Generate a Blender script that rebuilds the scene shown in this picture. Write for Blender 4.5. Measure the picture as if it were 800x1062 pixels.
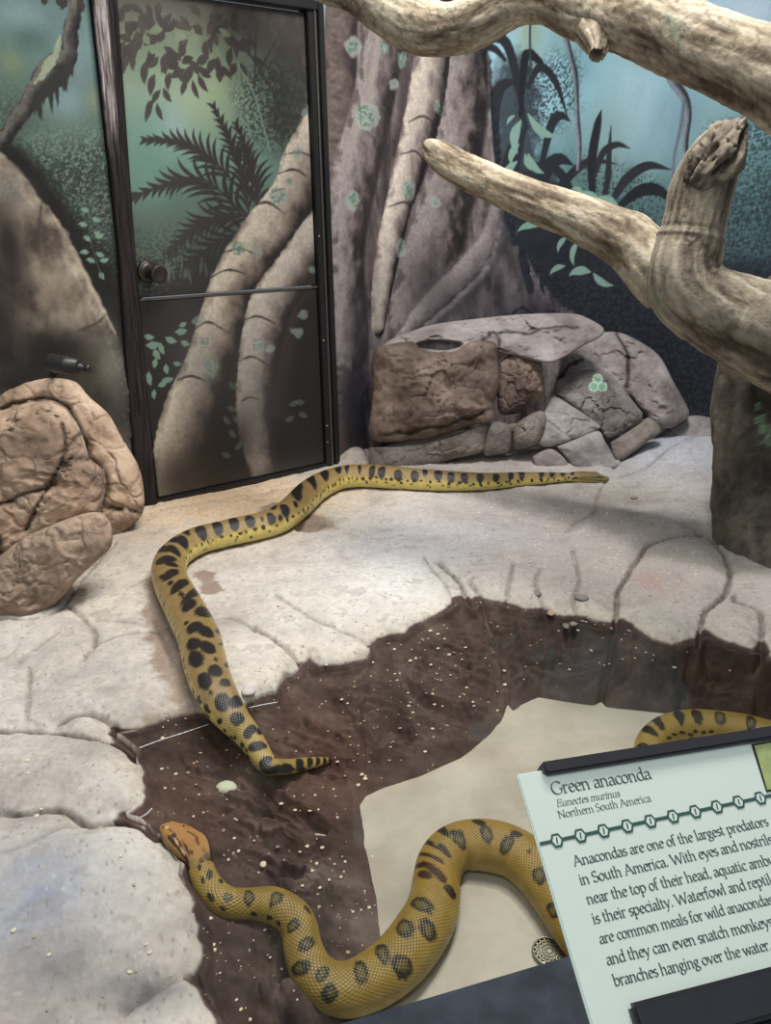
import bpy, math, random
import numpy as np
from mathutils import Matrix, Vector

# ---------------------------------------------------------------- clear
for o in list(bpy.data.objects):
    bpy.data.objects.remove(o)
scene = bpy.context.scene
COL = scene.collection
rnd = random.Random(7)

# ---------------------------------------------------------------- camera
IMG_W, IMG_H = 800, 1062
FPX = 830.0
EYE = 1.15
PITCH = math.radians(20.6)
ROLL = math.radians(-0.9)
fw = np.array([0, math.cos(PITCH), -math.sin(PITCH)])
rt0 = np.array([1.0, 0, 0])
up0 = np.cross(rt0, fw)
rt = rt0 * math.cos(ROLL) + up0 * math.sin(ROLL)
up = np.cross(rt, fw)
CAMP = np.array([0, 0, EYE])
cam_d = bpy.data.cameras.new('camera')
cam_d.sensor_fit = 'VERTICAL'
cam_d.sensor_height = 24.0
cam_d.lens = 24.0 * FPX / IMG_H
cam_d.clip_start = 0.02
cam = bpy.data.objects.new('camera', cam_d)
COL.objects.link(cam)
cam.matrix_world = Matrix(((rt[0], up[0], -fw[0], CAMP[0]),
                           (rt[1], up[1], -fw[1], CAMP[1]),
                           (rt[2], up[2], -fw[2], CAMP[2]),
                           (0, 0, 0, 1)))
scene.camera = cam

# ---------------------------------------------------------------- world, lights, exposure
W = bpy.data.worlds.new('world')
scene.world = W
W.use_nodes = True
W.node_tree.nodes['Background'].inputs[0].default_value = (0.80, 0.90, 1.0, 1)
W.node_tree.nodes['Background'].inputs[1].default_value = 0.20
vs = scene.view_settings
vs.view_transform = 'Standard'
vs.look = 'None'
vs.gamma = 1
vs.use_curve_mapping = False
vs.exposure = 0.5


def area_light(name, loc, target, sx, sy, power, color):
    d = bpy.data.lights.new(name, 'AREA')
    d.shape = 'RECTANGLE'
    d.size, d.size_y, d.energy, d.color = sx, sy, power, color
    o = bpy.data.objects.new(name, d)
    COL.objects.link(o)
    o.location = loc
    o.rotation_euler = (Vector(target) - Vector(loc)).to_track_quat('-Z', 'Y').to_euler()
    return o


def spot_light(name, loc, target, power, deg, color, size=0.08, blend=0.6):
    d = bpy.data.lights.new(name, 'SPOT')
    d.energy, d.color, d.shadow_soft_size = power, color, size
    d.spot_size, d.spot_blend = math.radians(deg), blend
    o = bpy.data.objects.new(name, d)
    COL.objects.link(o)
    o.location = loc
    o.rotation_euler = (Vector(target) - Vector(loc)).to_track_quat('-Z', 'Y').to_euler()
    return o


area_light('ceiling_panel_light', (0.4, 2.3, 3.3), (0.1, 2.5, 0), 1.4, 0.8, 62, (1.0, 0.97, 0.93))
spot_light('ledge_spot_light', (0.9, 2.6, 3.2), (0.0, 2.25, 0), 75, 70, (1.0, 0.97, 0.94), 0.10)
spot_light('door_spot_light', (-0.35, 1.5, 3.0), (-0.75, 2.6, 0.1), 55, 60, (1.0, 0.92, 0.80), 0.10)
spot_light('rock_pile_spot_light', (0.75, 2.75, 3.1), (0.75, 3.75, 0.45), 52, 75, (0.97, 0.97, 1.0), 0.10)
area_light('visitor_hall_light', (-0.6, -0.4, 2.7), (-0.2, 1.2, 0), 1.2, 0.8, 14, (0.95, 0.98, 1.0))

# ---------------------------------------------------------------- measuring helpers


def ray(px, py):
    d = fw + rt * ((px - IMG_W / 2) / FPX) - up * ((py - IMG_H / 2) / FPX)
    return d                       # unit depth along the view axis


def on_z(px, py, z=0.0):
    d = ray(px, py)
    return CAMP + d * ((z - EYE) / d[2])


def at_depth(px, py, t):
    return CAMP + ray(px, py) * t


def project(P):
    P = np.asarray(P, float) - CAMP
    w = P @ fw
    return np.stack([IMG_W / 2 + FPX * (P @ rt) / w, IMG_H / 2 - FPX * (P @ up) / w], -1), w


def lin(c):
    c = np.asarray(c, float)
    return np.where(c <= 0.04045, c / 12.92, ((np.maximum(c, 0) + 0.055) / 1.055) ** 2.4)


def rgb(r, g, b):
    return np.array([r, g, b], float) / 255.0


def sstep(a, b, x):
    t = np.clip((x - a) / (b - a), 0, 1)
    return t * t * (3 - 2 * t)


_perm = np.random.RandomState(11).permutation(512)
_grad = np.random.RandomState(5).normal(size=(512, 3))
_grad /= np.linalg.norm(_grad, axis=1)[:, None]


def noise3(x, y, z):
    x, y, z = np.broadcast_arrays(np.asarray(x, float), np.asarray(y, float), np.asarray(z, float))
    xi, yi, zi = np.floor(x).astype(int), np.floor(y).astype(int), np.floor(z).astype(int)
    xf, yf, zf = x - xi, y - yi, z - zi
    u, v, w = [t * t * t * (t * (t * 6 - 15) + 10) for t in (xf, yf, zf)]

    def g(i, j, k):
        h = _perm[(_perm[(_perm[(xi + i) & 511] + yi + j) & 511] + zi + k) & 511]
        G = _grad[h]
        return G[..., 0] * (xf - i) + G[..., 1] * (yf - j) + G[..., 2] * (zf - k)

    def L(a, b, t):
        return a + (b - a) * t
    return L(L(L(g(0, 0, 0), g(1, 0, 0), u), L(g(0, 1, 0), g(1, 1, 0), u), v),
             L(L(g(0, 0, 1), g(1, 0, 1), u), L(g(0, 1, 1), g(1, 1, 1), u), v), w) * 1.6


def fbm(x, y, z, oct=4, gain=0.5):
    s, a, f = 0, 1, 1
    for i in range(oct):
        s = s + a * noise3(x * f + 17.3 * i, y * f + 5.1 * i, z * f + 9.7 * i)
        a *= gain
        f *= 2.03
    return s


def ridged(x, y, z, oct=3):
    s, a, f = 0, 1, 1
    for i in range(oct):
        s = s + a * (1 - np.abs(noise3(x * f + 3.7 * i, y * f + 11.9 * i, z * f)) * 2)
        a *= 0.5
        f *= 2.1
    return s


def cells(P, scale, seed=0):
    """voronoi: id hash (0..1) and distance to the nearest cell border"""
    Q = P * scale
    base = np.floor(Q).astype(int)
    best = np.full(len(Q), 9.0)
    sec = np.full(len(Q), 9.0)
    bid = np.zeros(len(Q), int)
    for i in (-1, 0, 1):
        for j in (-1, 0, 1):
            for k in (-1, 0, 1):
                c = base + np.array([i, j, k])
                h = _perm[(_perm[(_perm[(c[:, 0] + seed) & 511] + c[:, 1]) & 511] + c[:, 2]) & 511]
                pt = c + 0.5 + 0.42 * _grad[h]
                d = np.linalg.norm(Q - pt, axis=1)
                new = d < best
                sec = np.where(new, best, np.minimum(sec, d))
                bid = np.where(new, h, bid)
                best = np.where(new, d, best)
    return bid, (sec - best) / scale


def smooth_path(pts, n):
    """Catmull-Rom resample of any k-dimensional point list to n points, even in arc length (first two/three dims)"""
    P = np.asarray(pts, float)
    if len(P) < 3:
        t = np.linspace(0, 1, n)[:, None]
        return P[0] * (1 - t) + P[-1] * t
    Q = np.vstack([2 * P[0] - P[1], P, 2 * P[-1] - P[-2]])
    out = []
    for i in range(1, len(Q) - 2):
        p0, p1, p2, p3 = Q[i - 1], Q[i], Q[i + 1], Q[i + 2]
        t = np.linspace(0, 1, 24, endpoint=False)[:, None]
        out.append(0.5 * (2 * p1 + (p2 - p0) * t + (2 * p0 - 5 * p1 + 4 * p2 - p3) * t ** 2 + (3 * p1 - p0 - 3 * p2 + p3) * t ** 3))
    R = np.vstack(out + [P[-1:]])
    k = min(3, R.shape[1])
    s = np.concatenate([[0], np.cumsum(np.linalg.norm(np.diff(R[:, :k], axis=0), axis=1))])
    S = np.linspace(0, s[-1], n)
    return np.stack([np.interp(S, s, R[:, j]) for j in range(R.shape[1])], 1)


def in_poly(x, y, poly):
    poly = np.asarray(poly, float)
    ins = np.zeros(np.shape(x), bool)
    n = len(poly)
    for i in range(n):
        x0, y0 = poly[i]
        x1, y1 = poly[(i + 1) % n]
        if y0 == y1:
            continue
        c = ((y0 > y) != (y1 > y)) & (x < (x1 - x0) * (y - y0) / (y1 - y0) + x0)
        ins ^= c
    return ins


def dist_line(x, y, pts, closed=False):
    """distance, position along (0..1 per vertex index) and side to a polyline"""
    pts = np.asarray(pts, float)
    n = len(pts)
    best = np.full(np.shape(x), 1e9)
    par = np.zeros(np.shape(x))
    side = np.zeros(np.shape(x))
    for i in range(n if closed else n - 1):
        a, b = pts[i], pts[(i + 1) % n]
        d = b - a
        L2 = d @ d + 1e-15
        t = np.clip(((x - a[0]) * d[0] + (y - a[1]) * d[1]) / L2, 0, 1)
        ex, ey = x - a[0] - t * d[0], y - a[1] - t * d[1]
        r = np.hypot(ex, ey)
        m = r < best
        best = np.where(m, r, best)
        par = np.where(m, i + t, par)
        side = np.where(m, np.sign(d[0] * ey - d[1] * ex), side)
    return best, par, side


# ---------------------------------------------------------------- mesh + material helpers
def link(name, me, mat=None, parent=None):
    o = bpy.data.objects.new(name, me)
    COL.objects.link(o)
    if mat is not None:
        me.materials.append(mat)
    if parent is not None:
        o.parent = parent
    return o


def mesh_np(name, V, F, color=None, uv=None, smooth=True):
    """V (n,3); F list of face arrays or (m,4) / (m,3) int array; color (n,3) sRGB"""
    V = np.asarray(V, float)
    me = bpy.data.meshes.new(name)
    if isinstance(F, np.ndarray):
        m, k = F.shape
        me.vertices.add(len(V))
        me.vertices.foreach_set('co', V.ravel())
        me.loops.add(m * k)
        me.loops.foreach_set('vertex_index', F.ravel().astype(np.int32))
        me.polygons.add(m)
        me.polygons.foreach_set('loop_start', np.arange(0, m * k, k, dtype=np.int32))
        me.update(calc_edges=True)
        me.validate()
    else:
        me.from_pydata([tuple(v) for v in V], [], [tuple(f) for f in F])
        me.update()
    if smooth:
        me.polygons.foreach_set('use_smooth', np.ones(len(me.polygons), bool))
    if color is not None:
        at = me.color_attributes.new('tint', 'FLOAT_COLOR', 'POINT')
        c = np.ones((len(V), 4))
        c[:, :3] = lin(np.clip(color, 0, 1))
        at.data.foreach_set('color', c.ravel().astype(np.float32))
    if uv is not None:
        lay = me.uv_layers.new(name='along')
        li = np.empty(len(me.loops), np.int32)
        me.loops.foreach_get('vertex_index', li)
        lay.data.foreach_set('uv', np.asarray(uv, np.float32)[li].ravel())
    return me


def grid_faces(nr, nc, wrap=False):
    i = np.arange(nr - 1)[:, None]
    j = np.arange(nc if wrap else nc - 1)[None, :]
    a = i * nc + j
    b = i * nc + (j + 1) % nc
    return np.stack([a, b, b + nc, a + nc], -1).reshape(-1, 4)


def node_mat(name):
    m = bpy.data.materials.new(name)
    m.use_nodes = True
    nt = m.node_tree
    b = nt.nodes['Principled BSDF']
    return m, nt, b


def plain(name, c, rough=0.5, metal=0.0, spec=0.5, var=0.06, scale=40, bump=0.0):
    m, nt, b = node_mat(name)
    tc = nt.nodes.new('ShaderNodeTexCoord')
    n = nt.nodes.new('ShaderNodeTexNoise')
    n.inputs['Scale'].default_value = scale
    n.inputs['Detail'].default_value = 4
    nt.links.new(tc.outputs['Object'], n.inputs['Vector'])
    mx = nt.nodes.new('ShaderNodeMix')
    mx.data_type = 'RGBA'
    a = lin(np.array(c))
    mx.inputs[6].default_value = (*np.clip(a * (1 - var * 2), 0, 1), 1)
    mx.inputs[7].default_value = (*np.clip(a * (1 + var * 2), 0, 1), 1)
    nt.links.new(n.outputs['Fac'], mx.inputs[0])
    nt.links.new(mx.outputs[2], b.inputs['Base Color'])
    b.inputs['Roughness'].default_value = rough
    b.inputs['Metallic'].default_value = metal
    b.inputs['Specular IOR Level'].default_value = spec
    if bump:
        bp = nt.nodes.new('ShaderNodeBump')
        bp.inputs['Strength'].default_value = bump
        bp.inputs['Distance'].default_value = 0.004
        nt.links.new(n.outputs['Fac'], bp.inputs['Height'])
        nt.links.new(bp.outputs['Normal'], b.inputs['Normal'])
    return m


def tinted(name, rough=0.85, spec=0.3, layers=((25, .010, .5),), var=0.10, vscale=60, stretch=None, crackle=None):
    """base colour from the 'tint' attribute with fine noise, plus bump layers (scale, distance, strength)"""
    m, nt, b = node_mat(name)
    at = nt.nodes.new('ShaderNodeAttribute')
    at.attribute_name = 'tint'
    tc = nt.nodes.new('ShaderNodeTexCoord')
    vec = tc.outputs['Object']
    if stretch:
        mp = nt.nodes.new('ShaderNodeMapping')
        mp.inputs['Scale'].default_value = stretch
        nt.links.new(vec, mp.inputs['Vector'])
        vec = mp.outputs['Vector']
    n = nt.nodes.new('ShaderNodeTexNoise')
    n.inputs['Scale'].default_value = vscale
    n.inputs['Detail'].default_value = 6
    n.inputs['Roughness'].default_value = 0.65
    nt.links.new(vec, n.inputs['Vector'])
    mr = nt.nodes.new('ShaderNodeMapRange')
    mr.inputs['From Min'].default_value = 0.3
    mr.inputs['From Max'].default_value = 0.7
    mr.inputs['To Min'].default_value = 1 - var
    mr.inputs['To Max'].default_value = 1 + var
    nt.links.new(n.outputs['Fac'], mr.inputs['Value'])
    vm = nt.nodes.new('ShaderNodeVectorMath')
    vm.operation = 'SCALE'
    nt.links.new(at.outputs['Color'], vm.inputs[0])
    nt.links.new(mr.outputs['Result'], vm.inputs['Scale'])
    nt.links.new(vm.outputs['Vector'], b.inputs['Base Color'])
    b.inputs['Roughness'].default_value = rough
    b.inputs['Specular IOR Level'].default_value = spec
    prev = None
    for (sc, dist, st) in layers:
        nn = nt.nodes.new('ShaderNodeTexNoise')
        nn.inputs['Scale'].default_value = sc
        nn.inputs['Detail'].default_value = 7
        nn.inputs['Roughness'].default_value = 0.6
        nt.links.new(vec, nn.inputs['Vector'])
        bp = nt.nodes.new('ShaderNodeBump')
        bp.inputs['Strength'].default_value = st
        bp.inputs['Distance'].default_value = dist
        nt.links.new(nn.outputs['Fac'], bp.inputs['Height'])
        if prev:
            nt.links.new(prev.outputs['Normal'], bp.inputs['Normal'])
        prev = bp
    if crackle:
        sc, dist, st, warp = crackle
        wn = nt.nodes.new('ShaderNodeTexNoise')
        wn.inputs['Scale'].default_value = sc * 0.8
        wn.inputs['Detail'].default_value = 3
        nt.links.new(vec, wn.inputs['Vector'])
        wm = nt.nodes.new('ShaderNodeVectorMath')
        wm.operation = 'MULTIPLY_ADD'
        wm.inputs[1].default_value = (warp,) * 3
        nt.links.new(wn.outputs['Color'], wm.inputs[0])
        nt.links.new(vec, wm.inputs[2])
        vo = nt.nodes.new('ShaderNodeTexVoronoi')
        vo.feature = 'DISTANCE_TO_EDGE'
        vo.inputs['Scale'].default_value = sc
        nt.links.new(wm.outputs['Vector'], vo.inputs['Vector'])
        m2 = nt.nodes.new('ShaderNodeMapRange')
        m2.inputs['From Max'].default_value = 0.12
        nt.links.new(vo.outputs['Distance'], m2.inputs['Value'])
        bp = nt.nodes.new('ShaderNodeBump')
        bp.inputs['Strength'].default_value = st
        bp.inputs['Distance'].default_value = dist
        nt.links.new(m2.outputs['Result'], bp.inputs['Height'])
        if prev:
            nt.links.new(prev.outputs['Normal'], bp.inputs['Normal'])
        prev = bp
    if prev:
        nt.links.new(prev.outputs['Normal'], b.inputs['Normal'])
    return m


def empty(name, loc=(0, 0, 0)):
    o = bpy.data.objects.new(name, None)
    o.location = loc
    o.empty_display_size = 0.05
    COL.objects.link(o)
    return o


def adopt(parent, *kids):
    """parent world-space children under an Empty that stands at its own place"""
    for k in kids:
        k.parent = parent
        k.matrix_parent_inverse = Matrix.Translation(parent.location).inverted()


def tag(o, label=None, cat=None, group=None, kind=None):
    if label:
        o['label'] = label
    if cat:
        o['category'] = cat
    if group:
        o['group'] = group
    if kind:
        o['kind'] = kind
    return o


def box_mesh(name, corners8, bevel=0.0, seg=2):
    """box from 8 corners (bottom loop of 4, top loop of 4), bevelled"""
    import bmesh
    bm = bmesh.new()
    v = [bm.verts.new(tuple(c)) for c in corners8]
    for f in ((3, 2, 1, 0), (4, 5, 6, 7), (0, 1, 5, 4), (1, 2, 6, 5), (2, 3, 7, 6), (3, 0, 4, 7)):
        bm.faces.new([v[i] for i in f])
    bmesh.ops.recalc_face_normals(bm, faces=bm.faces)
    if bevel:
        bmesh.ops.bevel(bm, geom=list(bm.edges), offset=bevel, segments=seg, affect='EDGES')
    me = bpy.data.meshes.new(name)
    bm.to_mesh(me)
    bm.free()
    return me


def slab(O, A, B, C):
    """8 corners of the block O + [0,A]+[0,B]+[0,C]"""
    O, A, B, C = [np.asarray(t, float) for t in (O, A, B, C)]
    return [O, O + A, O + A + B, O + B, O + C, O + A + C, O + A + B + C, O + B + C]


def tube_frames(P):
    T = np.gradient(P, axis=0)
    T /= np.linalg.norm(T, axis=1)[:, None] + 1e-12
    return T
# ================================================================ walls: painted jungle mural on rendered walls
class Wall:
    """vertical wall over a ground polyline; paint is laid down in wall metres (s along, z up)"""

    def __init__(self, pts, z0, z1, step):
        self.P = np.asarray(pts, float)[:, :2]
        self.seg = np.diff(self.P, axis=0)
        self.len = np.linalg.norm(self.seg, axis=1)
        self.cum = np.concatenate([[0], np.cumsum(self.len)])
        self.ns = int(self.cum[-1] / step) + 1
        self.nz = int((z1 - z0) / step) + 1
        self.s = np.linspace(0, self.cum[-1], self.ns)
        self.z = np.linspace(z0, z1, self.nz)
        self.S, self.Z = np.meshgrid(self.s, self.z)
        self.col = np.zeros((self.nz, self.ns, 3)) + 0.3
        self.hgt = np.zeros((self.nz, self.ns))
        self.sat = 0.8

    def uv(self, px, py):
        d = ray(px, py)
        best = None
        n = len(self.seg)
        for i in range(n):
            a, e = self.P[i], self.seg[i]
            M = np.array([[d[0], -e[0]], [d[1], -e[1]]])
            try:
                t, q = np.linalg.solve(M, a - CAMP[:2])
            except np.linalg.LinAlgError:
                continue
            lo = -5 if i == 0 else 0
            hi = 5 if i == n - 1 else 1
            if t > 0 and lo <= q <= hi:
                pen = max(0, -q, q - 1)
                if best is None or pen < best[0]:
                    best = (pen, self.cum[i] + q * self.len[i], EYE + t * d[2], t)
        if best is None:
            return np.array([0, 0, 1.0])
        return np.array(best[1:])

    def map(self, pts):
        return np.array([self.uv(p[0], p[1]) for p in pts])

    def window(self, lo, hi):
        i0 = max(0, np.searchsorted(self.z, lo[1]) - 1)
        i1 = min(self.nz, np.searchsorted(self.z, hi[1]) + 1)
        j0 = max(0, np.searchsorted(self.s, lo[0]) - 1)
        j1 = min(self.ns, np.searchsorted(self.s, hi[0]) + 1)
        if i1 <= i0 or j1 <= j0:
            return None
        return (slice(i0, i1), slice(j0, j1))

    def put(self, w, color, a):
        self.col[w] = self.col[w] * (1 - a[..., None]) + color * a[..., None]

    def blob(self, px, py, rx, ry, color, alpha=1.0):
        c = self.uv(px, py)
        k = c[2] / FPX
        w = self.window((c[0] - 2.2 * rx * k, c[1] - 2.2 * ry * k), (c[0] + 2.2 * rx * k, c[1] + 2.2 * ry * k))
        if w is None:
            return
        r2 = ((self.S[w] - c[0]) / (rx * k)) ** 2 + ((self.Z[w] - c[1]) / (ry * k)) ** 2
        self.put(w, color, alpha * np.exp(-r2))

    def poly(self, pts, color, soft=1.0, alpha=1.0, wob=0.0, lift=0.0):
        """color: rgb or f(S, Z, inside distance in px)"""
        m = self.map(pts)
        k = m[:, 2].mean() / FPX
        pad = (soft + wob + 1) * k
        w = self.window(m[:, :2].min(0) - pad, m[:, :2].max(0) + pad)
        if w is None:
            return
        S, Z = self.S[w], self.Z[w]
        d, _, _ = dist_line(S, Z, m[:, :2], True)
        d = np.where(in_poly(S, Z, m[:, :2]), d, -d) / k
        if wob:
            d = d + wob * fbm(S * 26, Z * 26, 1.7, 3)
        a = sstep(-soft, soft, d) * alpha
        c = color(S, Z, d) if callable(color) else color
        self.put(w, c, a)
        if lift:
            self.hgt[w] = np.maximum(self.hgt[w], lift * sstep(0, 14, d))

    def stroke(self, pts, width, color, soft=0.8, alpha=1.0, n=24, wob=0.0, lift=0.0):
        """width: list per point (px, full); color: rgb or f(q across -1..1, along 0..1, S, Z); q<0 is the left flank of a stroke laid downwards"""
        P = np.column_stack([np.asarray(pts, float)[:, :2], np.broadcast_to(width, (len(pts),))])
        R = smooth_path(P, n) if len(P) > 2 else smooth_path(P, 6)
        m = self.map(R)
        k = m[:, 2] / FPX
        wm = np.maximum(R[:, 2], 0.3) * 0.5 * k
        pad = wm.max() + (soft + wob + 1) * k.max()
        w = self.window(m[:, :2].min(0) - pad, m[:, :2].max(0) + pad)
        if w is None:
            return
        S, Z = self.S[w], self.Z[w]
        d, par, side = dist_line(S, Z, m[:, :2])
        hw = np.interp(par, np.arange(len(R)), wm)
        kk = k.mean()
        d0 = d
        if wob:
            d = d + wob * kk * fbm(S * 30, Z * 30, 4.1, 3)
        a = sstep(-soft, soft, (hw - d) / kk) * alpha
        q = side * d / hw
        c = color(q, par / (len(R) - 1), S, Z) if callable(color) else color
        self.put(w, c, a)
        if lift:
            self.hgt[w] = np.maximum(self.hgt[w], lift * np.sqrt(np.clip(1 - (d0 / hw) ** 2, 0, 1)))

    def leaf(self, x, y, ang, L, wd, color, bend=0.15, alpha=1.0, mid=None):
        a = math.radians(ang)
        dx, dy = math.cos(a), math.sin(a)
        nx, ny = -dy, dx
        b = bend * L
        pts = [(x, y), (x + dx * L * .35 + nx * b * .7, y + dy * L * .35 + ny * b * .7),
               (x + dx * L * .7 + nx * b * .7, y + dy * L * .7 + ny * b * .7), (x + dx * L, y + dy * L)]
        self.stroke(pts, [wd * .25, wd, wd * .75, 0.4], color, soft=0.6, alpha=alpha, n=14)
        if mid is not None:
            self.stroke(pts, 0.8, mid, soft=0.5, alpha=0.7, n=10)

    def speckle(self, poly, color, thr=0.1, scale=70, alpha=1.0, soft=14, soft2=0.12, seed=0.0):
        m = self.map(poly)
        k = m[:, 2].mean() / FPX
        w = self.window(m[:, :2].min(0) - soft * k, m[:, :2].max(0) + soft * k)
        if w is None:
            return
        S, Z = self.S[w], self.Z[w]
        d, _, _ = dist_line(S, Z, m[:, :2], True)
        d = np.where(in_poly(S, Z, m[:, :2]), d, -d) / k
        mask = sstep(-soft, soft, d + 8 * noise3(S * 9, Z * 9, seed))
        nz = fbm(S * scale, Z * scale, seed + 2.2, 3, 0.7)
        self.put(w, color, alpha * mask * sstep(thr - soft2, thr + soft2, nz))

    def frond(self, pts, L0, L1, color, n=15, spread=50, wd=4.5):
        R = smooth_path(np.asarray(pts, float), 40)
        self.stroke(pts, 2.2, color)
        for i in range(n):
            t = (i + 0.6) / n
            j = min(38, int(t * 39))
            p = R[j]
            tg = R[j + 1] - R[j]
            a = math.degrees(math.atan2(tg[1], tg[0]))
            L = (L0 * (1 - t) + L1 * t) * (0.6 + 0.4 * math.sin(math.pi * min(1, t + .25)))
            sp = spread * (1 - 0.45 * t)
            for sg in (-1, 1):
                self.leaf(p[0], p[1], a + sg * sp + rnd.uniform(-4, 4), L * rnd.uniform(.85, 1.1), wd, color, bend=-.16 * sg)

    def build(self, name, mat, flip=False, thick=None):
        px = np.interp(self.s, self.cum, self.P[:, 0])
        py = np.interp(self.s, self.cum, self.P[:, 1])
        t = np.stack([np.gradient(px), np.gradient(py)], 1)
        t /= np.linalg.norm(t, axis=1)[:, None]
        nrm = np.stack([t[:, 1], -t[:, 0]], 1)
        V = np.empty((self.nz, self.ns, 3))
        V[..., 0] = px[None] + nrm[None, :, 0] * self.hgt
        V[..., 1] = py[None] + nrm[None, :, 1] * self.hgt
        V[..., 2] = self.Z
        grey = self.col.mean(-1, keepdims=True)
        self.col = grey + (self.col - grey) * self.sat
        return link(name, mesh_np(name, V.reshape(-1, 3), grid_faces(self.nz, self.ns), self.col.reshape(-1, 3)), mat)


def ramp(*stops):
    xs = [s[0] for s in stops]
    cs = np.array([s[1] for s in stops])

    def f(x):
        return np.stack([np.interp(x, xs, cs[:, j]) for j in range(3)], -1)
    return f


def bark(light, mid, dark, amp=0.35, fs=18):
    """rounded root as the muralist painted it: pale on the left flank, dark on the right"""
    rp = ramp((-1.1, mid), (-.8, light), (-.25, light * .7 + mid * .3), (.25, mid), (.72, dark), (1.2, dark * .75))

    def f(q, u, S, Z):
        n = fbm(S * fs, Z * fs * .7, 3.3, 4)
        n2 = fbm(S * 70, Z * 70, 7.3, 2)
        c = rp(q + amp * n)
        return c * (1 + 0.10 * n2)[..., None]
    return f


DOOR_L = on_z(151, 523, 0)
DOOR_R = on_z(347, 481, 0)
LEFT_END = DOOR_L + (on_z(-75, 556, 0) - DOOR_L) * 1.7
_dd = (DOOR_R - DOOR_L) / np.linalg.norm(DOOR_R - DOOR_L)
WR = [DOOR_R - _dd * .07 + np.array([-_dd[1], _dd[0], 0]) * .025, on_z(420, 456), on_z(500, 441), on_z(580, 433), on_z(660, 434), on_z(740, 441), on_z(830, 444), on_z(960, 452)]
WALL_TOP = 2.5
mural_mat = tinted('painted_render', rough=0.72, spec=0.25, layers=((18, .006, .2), (120, .002, .3)), var=0.07, vscale=90)

# ---------------- left wall
_dd = (DOOR_R - DOOR_L) / np.linalg.norm(DOOR_R - DOOR_L)
wl = Wall([LEFT_END, DOOR_L, DOOR_L + _dd * .10 + np.array([-_dd[1], _dd[0], 0]) * .028], -0.1, WALL_TOP, 0.0042)
S, Z = wl.S, wl.Z
zz = lambda w, px, py: w.uv(px, py)[1]
n = fbm(S * 2.2, Z * 2.2, 0.4, 4)
g = ramp((zz(wl, 60, 300), rgb(46, 48, 46)), (zz(wl, 60, 190), rgb(62, 74, 66)), (zz(wl, 60, 130), rgb(84, 106, 92)),
         (zz(wl, 60, 60), rgb(100, 130, 122)), (zz(wl, 60, 0), rgb(98, 126, 124)))
wl.col[:] = g(Z + 0.05 * n) * (1 + 0.10 * fbm(S * 6, Z * 6, 2.2, 3))[..., None]
for (x, y, a, b, c, al) in ((70, 105, 22, 18, rgb(134, 160, 168), .8), (80, 60, 14, 26, rgb(128, 152, 160), .6), (22, 15, 26, 16, rgb(138, 166, 172), .6),
                            (12, 66, 14, 14, rgb(128, 146, 104), .7), (96, 104, 8, 12, rgb(140, 152, 112), .6), (30, 40, 18, 12, rgb(74, 104, 94), .7),
                            (12, 120, 18, 22, rgb(66, 82, 70), .8)):
    wl.blob(x, y, a, b, c, al)
wl.speckle([(20, 150), (60, 125), (118, 130), (128, 250), (90, 240), (50, 190)], rgb(112, 140, 120), .05, 96, .9)
wl.speckle([(30, 160), (110, 150), (128, 260), (90, 240), (50, 190)], rgb(52, 56, 54), .0, 64, .8, seed=3)
wl.speckle([(-10, 90), (20, 85), (20, 120), (-10, 140)], rgb(104, 130, 100), .1, 88, .8)
wl.poly([(0, 150), (20, 150), (45, 178), (85, 230), (118, 275), (132, 380), (135, 560), (-400, 620), (-400, 300), (-80, 150)], rgb(32, 29, 29), 10, .95, 4)
wl.speckle([(60, 190), (110, 190), (120, 280), (90, 250)], rgb(92, 112, 96), .35, 96, .7)
# painted mossy bough
wl.stroke([(80, -12), (77, 12), (72, 40), (68, 58), (52, 78), (40, 92), (22, 118), (2, 146), (-20, 170)], [12, 13, 16, 22, 28, 20, 15, 14, 14],
          bark(rgb(112, 108, 98), rgb(66, 60, 56), rgb(44, 40, 40), .5, 30), wob=1.5)
wl.stroke([(63, 38), (58, 55), (48, 72), (36, 86)], [4, 7, 8, 3], rgb(158, 172, 138), alpha=.9, wob=2)
for i in range(16):
    t = i / 15
    x, y = 74 - 38 * t, 62 + 34 * t
    wl.leaf(x, y, 88 + rnd.uniform(-5, 5), rnd.uniform(14, 40), 4.5, rgb(52, 54, 48), 0.03)
for (x, y, a, L) in ((48, -4, 100, 10), (62, -2, 80, 9), (70, 0, 120, 12), (86, 0, 85, 13)):
    wl.leaf(x, y, a, L, 7, rgb(58, 52, 50))
# painted boulder
rock = [(-330, 420), (-260, 300), (-180, 215), (-90, 165), (0, 158), (16, 170), (34, 196), (44, 209), (60, 228), (84, 272), (104, 312), (124, 352), (138, 400), (141, 440), (146, 560), (-380, 620)]


def rock_col(S, Z, d):
    n = fbm(S * 7, Z * 7, 8.8, 5)
    n2 = fbm(S * 30, Z * 14, 1.8, 3)
    c = ramp((-.7, rgb(78, 66, 58)), (0, rgb(136, 121, 103)), (.7, rgb(176, 160, 138)))(n * 1.1 + .25 * n2)
    return c * (1 + .06 * n2)[..., None]


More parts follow.
